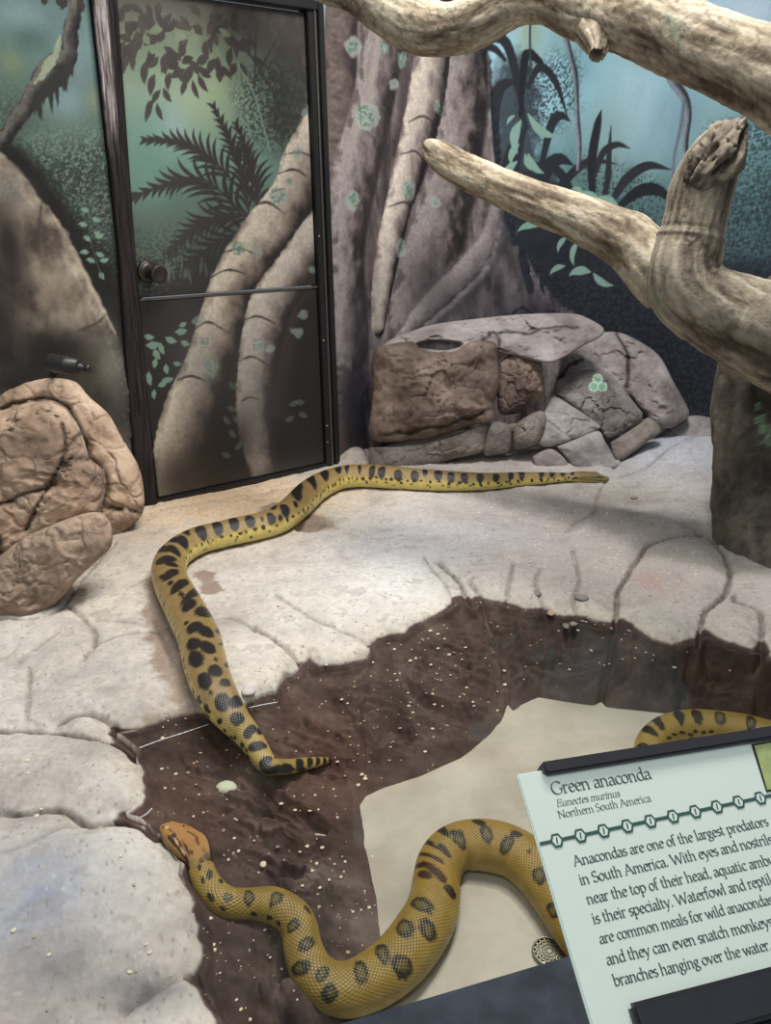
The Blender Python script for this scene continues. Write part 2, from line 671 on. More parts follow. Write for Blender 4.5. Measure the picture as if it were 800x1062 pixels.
wl.poly(rock, rock_col, 2, 1, 1.5, lift=0.05)
wl.blob(10, 256, 17, 50, rgb(44, 36, 33), .95)
wl.blob(0, 330, 26, 56, rgb(46, 38, 34), .95)
wl.blob(14, 200, 20, 14, rgb(108, 98, 90), .6)
wl.speckle([(4, 182), (16, 182), (16, 200), (4, 200)], rgb(140, 160, 146), .0, 96, .6)
wl.blob(62, 362, 44, 26, rgb(36, 32, 30), .95)
wl.blob(60, 300, 20, 20, rgb(110, 96, 82), .5)
wl.blob(20, 395, 70, 28, rgb(34, 32, 32), .9)
wl.blob(92, 420, 40, 30, rgb(42, 39, 38), .95)
wl.blob(118, 376, 13, 40, rgb(120, 120, 104), .75)
wl.blob(134, 440, 12, 60, rgb(56, 54, 54), .8)
wl.stroke([(47, 211), (70, 246), (96, 300), (120, 346)], [2, 4, 4, 2], rgb(178, 162, 140), alpha=.6, wob=2)
wl.stroke([(44, 210), (40, 235), (34, 258)], [2, 3, 1], rgb(70, 58, 52), alpha=.7, wob=2)
wl.stroke([(60, 348), (90, 338), (112, 326)], [1, 3, 1], rgb(70, 60, 52), alpha=.7, wob=2)
for (x, y, a) in ((92, 220, 200), (96, 226, 20), (90, 234, 190), (98, 240, 30), (94, 250, 210), (99, 246, -20), (92, 262, 180), (100, 262, 20), (98, 272, 200), (104, 270, -10), (104, 282, 60)):
    wl.leaf(x, y, a, 9, 5, rgb(116, 152, 130), .1)
wl.stroke([(95, 216), (93, 240), (98, 264), (106, 288)], 1, rgb(70, 90, 76))
wall_left = tag(wl.build('wall_left', mural_mat), kind='structure')

# ---------------- back wall to the right of the door
wb = Wall(WR, -0.1, WALL_TOP, 0.0048)
wb.sat = 0.9
S, Z = wb.S, wb.Z
n = fbm(S * 1.6, Z * 1.6, 5.4, 4)
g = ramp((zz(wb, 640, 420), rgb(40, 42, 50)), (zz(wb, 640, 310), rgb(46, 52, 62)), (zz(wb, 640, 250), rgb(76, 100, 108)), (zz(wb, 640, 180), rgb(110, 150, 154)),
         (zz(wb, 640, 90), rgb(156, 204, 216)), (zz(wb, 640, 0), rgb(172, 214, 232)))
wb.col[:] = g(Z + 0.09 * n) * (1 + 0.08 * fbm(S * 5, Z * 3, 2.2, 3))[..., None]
for (x, y, a, b, c, al) in ((660, 108, 30, 40, rgb(176, 210, 226), .8), (775, 14, 34, 24, rgb(206, 226, 242), .9), (600, 70, 30, 26, rgb(124, 172, 186), .7), (550, 34, 14, 26, rgb(158, 182, 146), .8),
                            (632, 140, 20, 40, rgb(134, 166, 164), .6), (735, 150, 24, 40, rgb(136, 172, 176), .6), (700, 120, 26, 30, rgb(128, 168, 190), .6), (585, 40, 20, 20, rgb(134, 176, 170), .6),
                            (690, 60, 40, 10, rgb(132, 160, 130), .4), (610, 190, 40, 24, rgb(84, 116, 112), .6)):
    wb.blob(x, y, a, b, c, al)
# soft light shafts
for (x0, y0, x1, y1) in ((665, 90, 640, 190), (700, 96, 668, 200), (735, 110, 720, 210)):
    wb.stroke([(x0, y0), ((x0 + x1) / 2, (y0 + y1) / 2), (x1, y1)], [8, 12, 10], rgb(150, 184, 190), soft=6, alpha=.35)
# speckled foliage
wb.speckle([(735, 130), (830, 120), (860, 330), (720, 320), (745, 220)], rgb(58, 84, 88), .02, 57, .85, seed=1)
wb.speckle([(700, 210), (830, 180), (860, 330), (700, 330)], rgb(46, 58, 66), .0, 47, .8, seed=4)
wb.speckle([(720, 200), (800, 170), (800, 260), (740, 280)], rgb(94, 132, 132), .25, 74, .7, seed=6)
wb.speckle([(560, 150), (640, 190), (690, 180), (690, 250), (570, 230)], rgb(92, 128, 124), .05, 78, .8, seed=2)
wb.speckle([(540, 60), (600, 60), (600, 110), (560, 150), (530, 120)], rgb(54, 66, 70), .05, 74, .85, seed=5)
wb.speckle([(600, 160), (690, 190), (700, 260), (620, 260)], rgb(48, 58, 64), .2, 68, .8, seed=9)
wb.poly([(510, 190), (560, 170), (600, 225), (680, 262), (860, 290), (860, 470), (480, 480), (500, 300)], rgb(36, 38, 46), 16, .94, 6)
wb.speckle([(540, 260), (700, 280), (860, 300), (860, 450), (560, 440)], rgb(60, 66, 76), .1, 44, .5, seed=8)
# giant trunk with buttress roots
wb.poly([(340, -60), (500, -60), (505, 30), (512, 90), (520, 150), (527, 200), (540, 250), (556, 290), (580, 318), (610, 332), (610, 480), (340, 490)],
        lambda S, Z, d: ramp((-.7, rgb(56, 48, 50)), (0, rgb(108, 95, 94)), (.8, rgb(158, 146, 143)))(fbm(S * 14, Z * 4, 6.6, 5) + .3 * fbm(S * 50, Z * 30, .3, 3)), 2, 1, 2, lift=0.03)
bk = bark(rgb(200, 187, 172), rgb(122, 107, 102), rgb(54, 45, 46))
bk2 = bark(rgb(160, 148, 144), rgb(106, 93, 91), rgb(50, 42, 43), .5)
wb.stroke([(352, 0), (350, 100), (348, 200), (350, 330), (356, 470)], [40, 40, 36, 40, 60], bark(rgb(112, 98, 92), rgb(92, 78, 74), rgb(62, 52, 52), .6), soft=3)
wb.stroke([(406, -30), (396, 40), (384, 100), (366, 180), (356, 260), (360, 360)], [46, 54, 58, 60, 50, 50], bk2, soft=3, lift=.035)
wb.stroke([(390, 20), (378, 100), (362, 140), (350, 172)], [6, 10, 10, 6], rgb(160, 148, 140), soft=4, alpha=.8, wob=2)
wb.blob(414, 120, 12, 120, rgb(70, 58, 58), .85)
wb.blob(396, 200, 10, 70, rgb(66, 56, 54), .8)
wb.stroke([(480, -20), (478, 80), (470, 160), (452, 240), (430, 320)], [60, 64, 66, 70, 90], bk2, soft=4, lift=.03)
wb.stroke([(448, -30), (444, 60), (437, 110), (424, 160), (410, 210), (398, 262), (391, 305), (388, 338)], [46, 46, 46, 46, 40, 36, 30, 20], bk, wob=1.0, lift=.06)
for pts in ([(418, 128), (432, 122), (450, 134)], [(410, 160), (424, 158), (436, 172)], [(424, 60), (440, 54), (456, 60)], [(398, 214), (410, 210), (424, 218)]):
    wb.stroke(pts, [1, 2.2, 1], rgb(60, 50, 50), alpha=.9)
# lower buttress
wb.poly([(512, 205), (536, 240), (556, 285), (582, 316), (612, 334), (612, 350), (400, 356), (430, 330), (460, 303), (485, 280), (500, 255)],
        lambda S, Z, d: ramp((-.7, rgb(58, 52, 56)), (0, rgb(88, 80, 84)), (.8, rgb(118, 108, 110)))(fbm(S * 12, Z * 7, 9.6, 5)), 2, .95, 2, lift=.06)
wb.stroke([(516, 210), (504, 252), (480, 284), (450, 312), (424, 338), (408, 352)], [20, 34, 40, 36, 26, 12], bark(rgb(146, 134, 132), rgb(114, 104, 106), rgb(86, 78, 82)), soft=7, wob=3, lift=.05)
wb.blob(440, 290, 30, 30, rgb(62, 54, 58), .7)
wb.blob(540, 330, 40, 16, rgb(56, 54, 62), .8)
wb.blob(365, 420, 20, 60, rgb(46, 46, 58), .9)
wb.blob(368, 340, 14, 40, rgb(58, 54, 58), .8)
wb.blob(380, 250, 10, 60, rgb(70, 60, 58), .6)
for (x, y) in ((520, 330), (536, 322), (552, 330), (566, 326)):
    wb.stroke([(x - 10, y + 3), (x, y - 4), (x + 10, y + 2)], [1, 2.5, 1], rgb(34, 32, 36), wob=2)
# lichen rosettes
for (x, y, r) in ((362, 50, 9), (376, 122, 12), (360, 208, 9), (412, 62, 6), (404, 88, 5), (448, 112, 6), (417, 198, 10), (409, 258, 8), (476, 54, 4), (508, 120, 6), (448, 210, 6), (394, 52, 4)):
    wb.poly([(x + r * math.cos(a) * rnd.uniform(.7, 1.2), y + 1.25 * r * math.sin(a) * rnd.uniform(.7, 1.2)) for a in np.linspace(0, 6.28, 10)[:-1]], rgb(156, 164, 156), 1.5, .85, 2)
    wb.speckle([(x - r * .6, y - r * .8), (x + r * .5, y - r * .6), (x + r * .6, y + r * .7), (x - r * .5, y + r * .6)], rgb(86, 122, 98), -.05, 68, .9, 2, seed=x * .1)
# dark strap-leaved plants
wb.poly([(508, 90), (524, 60), (548, 56), (560, 100), (556, 160), (580, 190), (576, 250), (520, 250), (514, 170)], rgb(46, 50, 58), 10, .8, 6)
DK, DK2, HL = rgb(44, 47, 54), rgb(34, 37, 44), rgb(134, 170, 156)
for p, wd in (([(545, 130), (528, 50), (508, 40), (490, 62)], 10), ([(540, 120), (545, 60), (556, 60), (572, 78)], 9), ([(524, 62), (512, 50), (494, 48), (478, 58)], 7),
              ([(516, 180), (512, 120), (520, 90), (540, 84)], 14), ([(560, 180), (572, 130), (582, 120), (592, 126)], 10), ([(548, 90), (560, 70), (576, 84), (590, 124)], 8),
              ([(530, 250), (528, 190), (536, 150), (548, 130)], 20), ([(556, 230), (566, 180), (580, 165), (596, 172)], 14), ([(560, 240), (580, 196), (610, 168), (640, 170)], 9),
              ([(616, 220), (614, 170), (620, 130), (624, 114)], 9), ([(618, 180), (626, 158), (640, 150), (654, 154)], 7), ([(634, 210), (650, 186), (672, 172), (697, 176)], 10),
              ([(640, 216), (664, 198), (684, 198), (700, 214)], 12), ([(600, 218), (586, 186), (570, 172), (548, 170)], 9), ([(620, 230), (630, 190), (632, 160), (634, 130)], 6),
              ([(560, 300), (576, 262), (600, 250), (620, 262)], 14), ([(545, 300), (540, 262), (550, 236), (566, 226)], 16)):
    wb.stroke(p, [wd * .5, wd, wd * .85, .5], DK if rnd.random() < .6 else DK2, n=20)
for (x, y, a, L, wd) in ((540, 126, 95, 34, 11), (550, 122, 35, 34, 9), (528, 172, 100, 26, 9), (548, 160, 50, 26, 8), (538, 150, 110, 22, 8), (548, 118, 40, 30, 6), (536, 168, 120, 20, 8), (545, 160, 60, 20, 6), (534, 120, 130, 12, 4), (604, 200, 200, 12, 6), (624, 212, 200, 30, 9), (560, 234, 165, 24, 7),
                         (600, 250, 100, 26, 6), (588, 246, 120, 18, 6), (612, 282, 170, 22, 9), (616, 284, 30, 24, 7), (586, 276, 150, 18, 6), (640, 212, 190, 24, 8)):
    wb.leaf(x, y, a, L, wd, HL, .18)
# lianas
wb.stroke([(549, -10), (550, 20), (550, 50), (551, 74)], 2.4, rgb(60, 66, 74))
wb.stroke([(580, 10), (590, 50), (597, 80), (599, 120), (601, 150), (600, 175)], [5, 6, 6, 5, 5, 4], bark(rgb(150, 160, 172), rgb(84, 88, 98), rgb(52, 54, 62), .2))
wb.stroke([(686, 50), (697, 82), (710, 100), (714, 120), (711, 150), (712, 200)], [8, 9, 8, 7, 6, 5], bark(rgb(150, 158, 172), rgb(74, 78, 90), rgb(46, 48, 58), .2))
wb.stroke([(710, 104), (706, 134), (700, 160), (698, 190), (697, 240)], [3, 3.5, 3, 2.5, 2], rgb(110, 118, 130))
wall_back = tag(wb.build('wall_back', mural_mat), kind='structure')

# ---------------- the painted service door
dv = (DOOR_R - DOOR_L)[:2]
DW = np.linalg.norm(dv)
dv = dv / DW
dn = np.array([dv[1], -dv[0]])          # towards the visitor


def dpt(s, z, out=0.0):
    return np.array([*(DOOR_L[:2] + dv * s + dn * out), z])


wd_ = Wall([DOOR_L, DOOR_R], 0.02, WALL_TOP, 0.0038)
S, Z = wd_.S, wd_.Z
n = fbm(S * 3, Z * 3, 1.4, 4)
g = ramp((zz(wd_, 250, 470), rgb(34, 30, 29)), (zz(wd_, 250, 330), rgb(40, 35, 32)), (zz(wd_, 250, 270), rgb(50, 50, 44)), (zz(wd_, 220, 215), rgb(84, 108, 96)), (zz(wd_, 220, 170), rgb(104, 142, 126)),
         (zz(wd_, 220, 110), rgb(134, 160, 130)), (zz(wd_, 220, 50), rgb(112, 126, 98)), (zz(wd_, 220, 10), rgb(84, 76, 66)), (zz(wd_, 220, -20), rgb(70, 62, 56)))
wd_.col[:] = g(Z + 0.04 * n) * (1 + 0.06 * fbm(S * 7, Z * 7, 2.2, 3))[..., None]  # darkens downwards: mural paint plus the weaker light near the floor, in the colour
for (x, y, a, b, c, al) in ((205, 112, 34, 24, rgb(156, 176, 138), .7), (160, 130, 26, 30, rgb(118, 156, 146), .8), (150, 175, 26, 40, rgb(96, 140, 124), .8), (184, 130, 16, 18, rgb(150, 176, 180), .5),
                            (225, 90, 20, 20, rgb(160, 176, 128), .6), (310, 60, 40, 60, rgb(56, 50, 46), .95), (300, 120, 24, 40, rgb(60, 62, 56), .9), (280, 30, 60, 26, rgb(64, 58, 52), .8)):
    wd_.blob(x, y, a, b, c, al)
wd_.speckle([(252, 70), (300, 60), (310, 120), (285, 160), (250, 140), (246, 100)], rgb(56, 66, 58), -.02, 84, .9, seed=3)
wd_.speckle([(268, 60), (330, 60), (330, 150), (290, 160)], rgb(52, 48, 44), -.1, 47, .8, seed=6)
wd_.speckle([(136, 205), (190, 220), (215, 260), (170, 300), (140, 300)], rgb(88, 108, 92), .1, 84, .85, seed=1)
LB = rgb(70, 62, 56)
for i in range(150):                      # overhanging leaf canopy
    x = rnd.uniform(122, 334)
    lim = 74 if x < 235 else 60
    y = rnd.uniform(2, lim)
    if x < 190 and y > 55 and rnd.random() < .4:
        continue
    wd_.leaf(x, y, rnd.choice([90, 60, 120, 30, 150, 75, 105]) + rnd.uniform(-15, 15), rnd.uniform(12, 20), rnd.uniform(6, 9), LB * rnd.uniform(.86, 1.08), rnd.uniform(-.15, .15))
for (x, y, a, L, wd) in ((160, 78, 100, 22, 8), (152, 64, 95, 24, 8), (176, 76, 95, 18, 7), (186, 70, 70, 18, 8), (170, 92, 60, 16, 7), (166, 94, 120, 16, 6), (160, 104, 130, 14, 5), (158, 108, 110, 20, 6),
                         (163, 108, 70, 18, 6), (200, 68, 110, 22, 9), (206, 78, 60, 20, 7), (200, 84, 70, 20, 6), (194, 84, 110, 16, 6), (224, 64, 60, 18, 8), (222, 62, 110, 16, 8), (245, 66, 110, 14, 8), (250, 66, 60, 14, 7),
                         (240, 50, 95, 20, 8), (172, 56, 90, 22, 9), (140, 40, 90, 22, 9)):
    wd_.leaf(x, y, a, L, wd, LB, .08)
for (x, y, a, L, wd) in ((182, 30, 40, 16, 9), (196, 34, 150, 18, 9), (206, 38, 110, 18, 8), (222, 46, 60, 16, 8), (228, 30, 30, 14, 7), (168, 30, 160, 14, 8), (150, 36, 60, 12, 8), (200, 30, 80, 18, 9)):
    wd_.leaf(x, y, a, L, wd, rgb(116, 132, 100), .1, .85)
wd_.stroke([(246, 66), (262, 94), (272, 126), (280, 156)], 2, rgb(120, 140, 116))
wd_.stroke([(266, 30), (264, 90)], 2, rgb(58, 52, 48))
wd_.stroke([(290, 36), (262, 86)], 2, rgb(58, 52, 48))
wd_.stroke([(258, 54), (284, 96)], 2, rgb(58, 52, 48))
FR = rgb(58, 52, 50)
wd_.frond([(240, 186), (214, 160), (186, 146), (150, 145)], 36, 20, FR, 13, 46, 4.0)
wd_.frond([(250, 222), (226, 196), (196, 184), (136, 205)], 42, 24, FR, 14, 52, 4.4)
wd_.frond([(258, 220), (252, 180), (240, 148), (221, 110)], 34, 20, FR, 13, 40, 4.0)
wd_.frond([(268, 220), (264, 184), (256, 156), (246, 130)], 34, 20, FR, 11, 40, 4.0)
wd_.frond([(262, 226), (236, 222), (206, 234), (176, 262)], 40, 22, FR, 13, 50, 4.0)
wd_.frond([(262, 240), (240, 244), (210, 262), (168, 300)], 34, 20, rgb(52, 48, 46), 12, 50, 4.0)
for i in range(14):
    x = 160 + rnd.uniform(0, 60)
    wd_.leaf(x, 298 + rnd.uniform(-16, 0), -90 + rnd.uniform(-10, 10), rnd.uniform(10, 20), 2.5, rgb(96, 104, 92), 0, .6)
b1 = bark(rgb(206, 190, 166), rgb(128, 110, 96), rgb(48, 38, 34), .26, 14)
b2 = bark(rgb(188, 174, 156), rgb(120, 107, 98), rgb(50, 42, 38), .26, 14)
wd_.poly([(336, 110), (325, 180), (300, 240), (262, 320), (246, 420), (300, 440), (310, 320), (336, 260)], rgb(58, 46, 42), 6, .9, 3)
wd_.stroke([(352, 66), (336, 120), (318, 166), (303, 206), (280, 240), (256, 272), (240, 304), (228, 342), (214, 384), (198, 424), (190, 470), (190, 520)],
           [26, 36, 52, 50, 56, 52, 52, 52, 52, 58, 66, 76], b1, soft=1.2, wob=1.2, n=40)
wd_.stroke([(350, 210), (326, 250), (302, 286), (282, 314), (272, 350), (266, 390), (263, 430), (270, 470), (276, 500)],
           [30, 44, 46, 48, 48, 44, 40, 36, 26], b2, soft=1.2, wob=1.2, n=40)
for (x, y, a_, b_) in ((205, 380, 30, 60), (262, 400, 22, 60)):
    wd_.blob(x, y, a_, b_, rgb(108, 104, 102), .45)
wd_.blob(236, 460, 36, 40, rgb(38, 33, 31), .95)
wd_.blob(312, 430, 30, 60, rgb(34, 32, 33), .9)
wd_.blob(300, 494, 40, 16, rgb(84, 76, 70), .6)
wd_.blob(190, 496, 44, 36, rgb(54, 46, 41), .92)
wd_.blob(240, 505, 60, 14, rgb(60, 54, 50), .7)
for pts in ([(288, 180), (306, 176), (322, 186)], [(262, 214), (278, 210), (296, 222)], [(232, 262), (250, 258), (266, 264)], [(218, 288), (236, 280), (256, 284)], [(200, 342), (216, 334), (238, 346)],
            [(184, 394), (198, 390), (216, 396)], [(252, 332), (268, 328), (286, 336)], [(248, 374), (262, 370), (280, 380)], [(296, 160), (312, 158), (326, 164)], [(250, 416), (258, 412), (268, 414)]):
    wd_.stroke(pts, [.8, 2.4, .8], rgb(62, 50, 44), alpha=.9, wob=.6)
for (x, y, r) in ((289, 204, 10), (308, 158, 6), (300, 188, 5), (248, 256, 7), (266, 262, 7), (206, 332, 7), (212, 356, 6), (218, 382, 9), (268, 358, 7), (280, 362, 5), (308, 344, 6), (324, 280, 5), (314, 326, 5), (318, 116, 6)):
    wd_.poly([(x + r * math.cos(a) * rnd.uniform(.7, 1.2), y + r * math.sin(a) * rnd.uniform(.7, 1.2)) for a in np.linspace(0, 6.28, 10)[:-1]], rgb(140, 150, 138), 1.5, .6, 2)
    wd_.speckle([(x - r * .6, y - r * .6), (x + r * .5, y - r * .6), (x + r * .6, y + r * .7), (x - r * .5, y + r * .6)], rgb(96, 124, 104), -.05, 60, .8, 2, seed=x * .1)
GL = rgb(104, 136, 116)
for (x, y, a, L, wd) in ((150, 348, 10, 10, 6), (152, 358, -10, 14, 8), (160, 362, 60, 12, 7), (166, 356, 70, 12, 6), (172, 350, 20, 12, 7), (182, 344, -10, 12, 7), (188, 354, 20, 9, 6), (186, 338, -30, 8, 5),
                         (154, 386, 80, 14, 7), (168, 394, -10, 12, 6), (164, 400, -30, 10, 6), (172, 378, 80, 10, 6), (180, 376, 10, 8, 5), (160, 404, 90, 10, 5), (162, 372, 100, 10, 6)):
    wd_.leaf(x, y, a, L, wd, GL, .1)
for (x, y) in ((236, 422), (242, 432), (232, 432), (238, 446), (244, 466), (230, 470), (300, 420), (310, 428), (296, 436), (306, 416), (238, 396)):
    wd_.leaf(x, y, rnd.uniform(-60, 60), 10, 6, rgb(78, 90, 80), .1, .7)

pan_mat = tinted('painted_door_panel', rough=0.45, spec=0.4, layers=((30, .002, .25),), var=0.05, vscale=90)
S_IN, S_OUT = wd_.uv(163, 505)[0], wd_.uv(336, 470)[0]
Z_MID, Z_TOP = wd_.uv(250, 303)[1], wd_.uv(330, 14)[1]
door = empty('door_1', tuple(dpt(DW / 2, 0)))
tag(door, kind='structure')


def door_leaf(name, s0, s1, z0, z1, out):
    j = np.where((wd_.s >= s0) & (wd_.s <= s1))[0]
    i = np.where((wd_.z >= z0) & (wd_.z <= z1))[0]
    SS, ZZ = np.meshgrid(wd_.s[j], wd_.z[i])
    V = np.stack([DOOR_L[0] + dv[0] * SS + dn[0] * out, DOOR_L[1] + dv[1] * SS + dn[1] * out, ZZ], -1)
    c = wd_.col[np.ix_(i, j)]
    c = c.mean(-1, keepdims=True) + (c - c.mean(-1, keepdims=True)) * .78
    ni, nj = SS.shape
    F = grid_faces(ni, nj)
    # skirt back so that the leaf has thickness
    ring = np.concatenate([np.arange(nj), nj * np.arange(1, ni) + nj - 1, (ni - 1) * nj + np.arange(nj - 2, -1, -1), nj * np.arange(ni - 2, 0, -1)])
    Vf = V.reshape(-1, 3)
    back = Vf[ring] - np.array([*(dn * 0.035), 0])
    nb = len(Vf)
    m = len(ring)
    k = np.arange(m)
    F2 = np.stack([ring, nb + k, nb + (k + 1) % m, np.roll(ring, -1)], 1)
    cc = np.vstack([c.reshape(-1, 3), np.tile(rgb(40, 36, 36), (m, 1))])
    return link(name, mesh_np(name, np.vstack([Vf, back]), np.vstack([F, F2]), cc, smooth=False), pan_mat)


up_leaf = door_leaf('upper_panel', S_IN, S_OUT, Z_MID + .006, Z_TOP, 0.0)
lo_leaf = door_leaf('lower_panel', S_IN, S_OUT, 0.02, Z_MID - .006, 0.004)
black = plain('black_frame_paint', rgb(34, 32, 33), 0.45, 0.2, .5, .1, 30, .1)
metal = plain('worn_steel', rgb(120, 114, 106), 0.4, .8, .5, .15, 60)
strip = link('meeting_strip', box_mesh('meeting_strip', slab(dpt(S_IN, Z_MID - .005, .002), [*(dv * (S_OUT - S_IN)), 0], [*(dn * .006), 0], [0, 0, .009])), metal)
# frame: head, right jamb with a bright edge strip, left post painted as bark
head = link('frame_head', box_mesh('frame_head', slab(dpt(S_IN - .1, Z_TOP + .004, -.03), [*(dv * (S_OUT - S_IN + .17)), 0], [*(dn * .06), 0], [0, 0, .5]), .003), black)
jw = DW - S_OUT
jamb = link('frame_jamb', box_mesh('frame_jamb', slab(dpt(S_OUT + .002, 0, -.03), [*(dv * (jw + .02)), 0], [*(dn * .05), 0], [0, 0, WALL_TOP]), .003), black)
edge = link('edge_strip', box_mesh('edge_strip', slab(dpt(S_OUT + jw * .50, 0, .02), [*(dv * .008), 0], [*(dn * .006), 0], [0, 0, WALL_TOP]), .001), metal)
edge2 = link('door_stop', box_mesh('door_stop', slab(dpt(S_OUT + jw * .78, 0, .02), [*(dv * .018), 0], [*(dn * .015), 0], [0, 0, WALL_TOP]), .002), black)
POST_MAT = tinted('painted_post', rough=.9, spec=.08, layers=((60, .003, .4),), var=.1)
pw = Wall([DOOR_L - np.array([*(dv * .10), 0]), DOOR_L + np.array([*(dv * (S_IN + .02)), 0])], 0.0, WALL_TOP, 0.004)
pS, pZ = pw.S, pw.Z
q = pS / pw.cum[-1]
st = fbm(pS * 60, pZ * 5, 3.1, 4)
base = ramp((-.8, rgb(30, 27, 28)), (.9, rgb(60, 54, 54)))(st)
hl = ramp((-.7, rgb(74, 66, 66)), (0, rgb(142, 132, 130)), (.8, rgb(200, 190, 182)))(fbm(pS * 90, pZ * 9, 9.1, 4))
am = (1 - sstep(.48, .62, q)) * sstep(pw.uv(110, 170)[1], pw.uv(110, 90)[1], pZ + .1 * st)
pw.col[:] = base * (1 - am[..., None]) + hl * am[..., None]
# the post narrows from a fat trunk to a plain jamb
wl_ = np.array([pw.uv(93, 0)[0], pw.uv(120, 250)[0], pw.uv(139, 515)[0]])
wr_ = np.array([pw.uv(120, 0)[0], pw.uv(138, 250)[0], pw.uv(161, 515)[0]])
wz_ = np.array([pw.uv(106, 0)[1], pw.uv(129, 250)[1], pw.uv(150, 515)[1]])
nz = 500
zs = np.linspace(0, WALL_TOP, nz)
L_ = np.interp(zs, wz_[::-1], wl_[::-1])
R_ = np.interp(zs, wz_[::-1], wr_[::-1])
prof = [(0, -.03), (0, .018), (.06, .026)] + [(u, .028) for u in np.linspace(.1, .9, 26)] + [(.94, .026), (1, .018), (1, -.03)]
V, C = [], []
for i in range(nz):
    for (u, o_) in prof:
        s_ = L_[i] + (R_[i] - L_[i]) * u - .10
        V.append(dpt(s_, zs[i], o_))
        jj = int(np.clip(u, 0, 1) * (pw.ns - 1))
        ii = min(pw.nz - 1, int(zs[i] / WALL_TOP * (pw.nz - 1)))
        C.append(pw.col[ii, jj] if o_ > .02 else rgb(30, 27, 28))
post = link('frame_post', mesh_np('frame_post', np.array(V), grid_faces(nz, len(prof)), np.array(C)), POST_MAT)


def lathe(name, prof, O, ax, mat, seg=40):
    """revolve (radius, distance) pairs about axis ax from O"""
    ax = np.asarray(ax, float) / np.linalg.norm(ax)
    h = np.array([0, 0, 1.0]) if abs(ax[2]) < .9 else np.array([1.0, 0, 0])
    e1 = np.cross(ax, h)
    e1 /= np.linalg.norm(e1)
    e2 = np.cross(ax, e1)
    th = np.linspace(0, 2 * np.pi, seg, endpoint=False)
    V = np.array([O + ax * d + (e1 * math.cos(t) + e2 * math.sin(t)) * r for (r, d) in prof for t in th])
    return link(name, mesh_np(name, V, grid_faces(len(prof), seg, True)), mat)


kc = wd_.uv(152, 281)
kn = dpt(kc[0], kc[1], 0)
knob = lathe('door_knob', [(.0001, .0), (.042, 0), (.042, .012), (.036, .016), (.027, .017), (.027, .075), (.034, .078), (.034, .098), (.030, .101), (.020, .094), (.0001, .092)], kn, np.array([dn[0] + .25, dn[1], -.12]), plain('dark_bronze', rgb(66, 58, 54), .35, .6, .5, .12, 40))
sill_ = link('threshold', box_mesh('threshold', slab(dpt(S_IN - .02, -.02, -.03), [*(dv * (DW - S_IN + .02)), 0], [*(dn * .05), 0], [0, 0, .035]), .004), black)
screws = []
for zz_ in (.12, .2, .6, 1.05):
    for s_ in (S_OUT + .012,):
        screws.append(lathe('screw', [(.0001, .004), (.005, .004), (.006, .0)], dpt(s_, zz_, .02), np.array([*dn, 0]), metal, 12))
adopt(door, up_leaf, lo_leaf, strip, head, jamb, edge, edge2, post, knob, sill_, *screws)
# ================================================================ rockwork ledge, basin, water
POOL_Z = -0.20
WATER_Z = -0.035
RIM_PX = [(236, 1090), (226, 1050), (213, 1022), (205, 1005), (210, 985), (207, 955), (197, 922), (186, 896), (172, 873), (158, 858), (128, 843), (142, 833), (150, 815), (147, 798),
          (139, 784), (141, 775), (118, 760), (150, 752), (178, 744), (203, 738), (232, 742), (254, 728), (270, 722), (286, 718), (296, 702), (311, 694), (318, 681), (330, 690), (352, 688),
          (380, 680), (385, 666), (394, 660), (418, 655), (440, 643), (464, 630), (480, 620), (490, 630), (500, 621), (522, 624), (548, 631), (572, 634), (600, 639), (620, 643), (638, 650), (646, 644),
          (662, 653), (680, 662), (700, 668), (716, 664), (725, 668), (733, 656), (752, 664), (780, 672), (792, 668), (797, 680), (830, 690), (900, 740), (1000, 860), (1050, 1200), (900, 1400), (420, 1400), (270, 1200)]
TAN_PX = [(380, 836), (384, 829), (400, 821), (440, 808), (480, 789), (512, 766), (530, 747), (545, 733), (560, 726), (582, 729), (640, 737), (700, 742), (760, 744), (830, 752), (900, 790),
          (980, 900), (980, 1100), (860, 1250), (500, 1250), (350, 1180), (372, 1100), (398, 1030), (405, 975), (401, 935), (392, 888), (384, 850)]
RIM = np.array([on_z(x, y, -0.02)[:2] for x, y in RIM_PX])
TAN = np.array([on_z(x, y, POOL_Z)[:2] for x, y in TAN_PX])
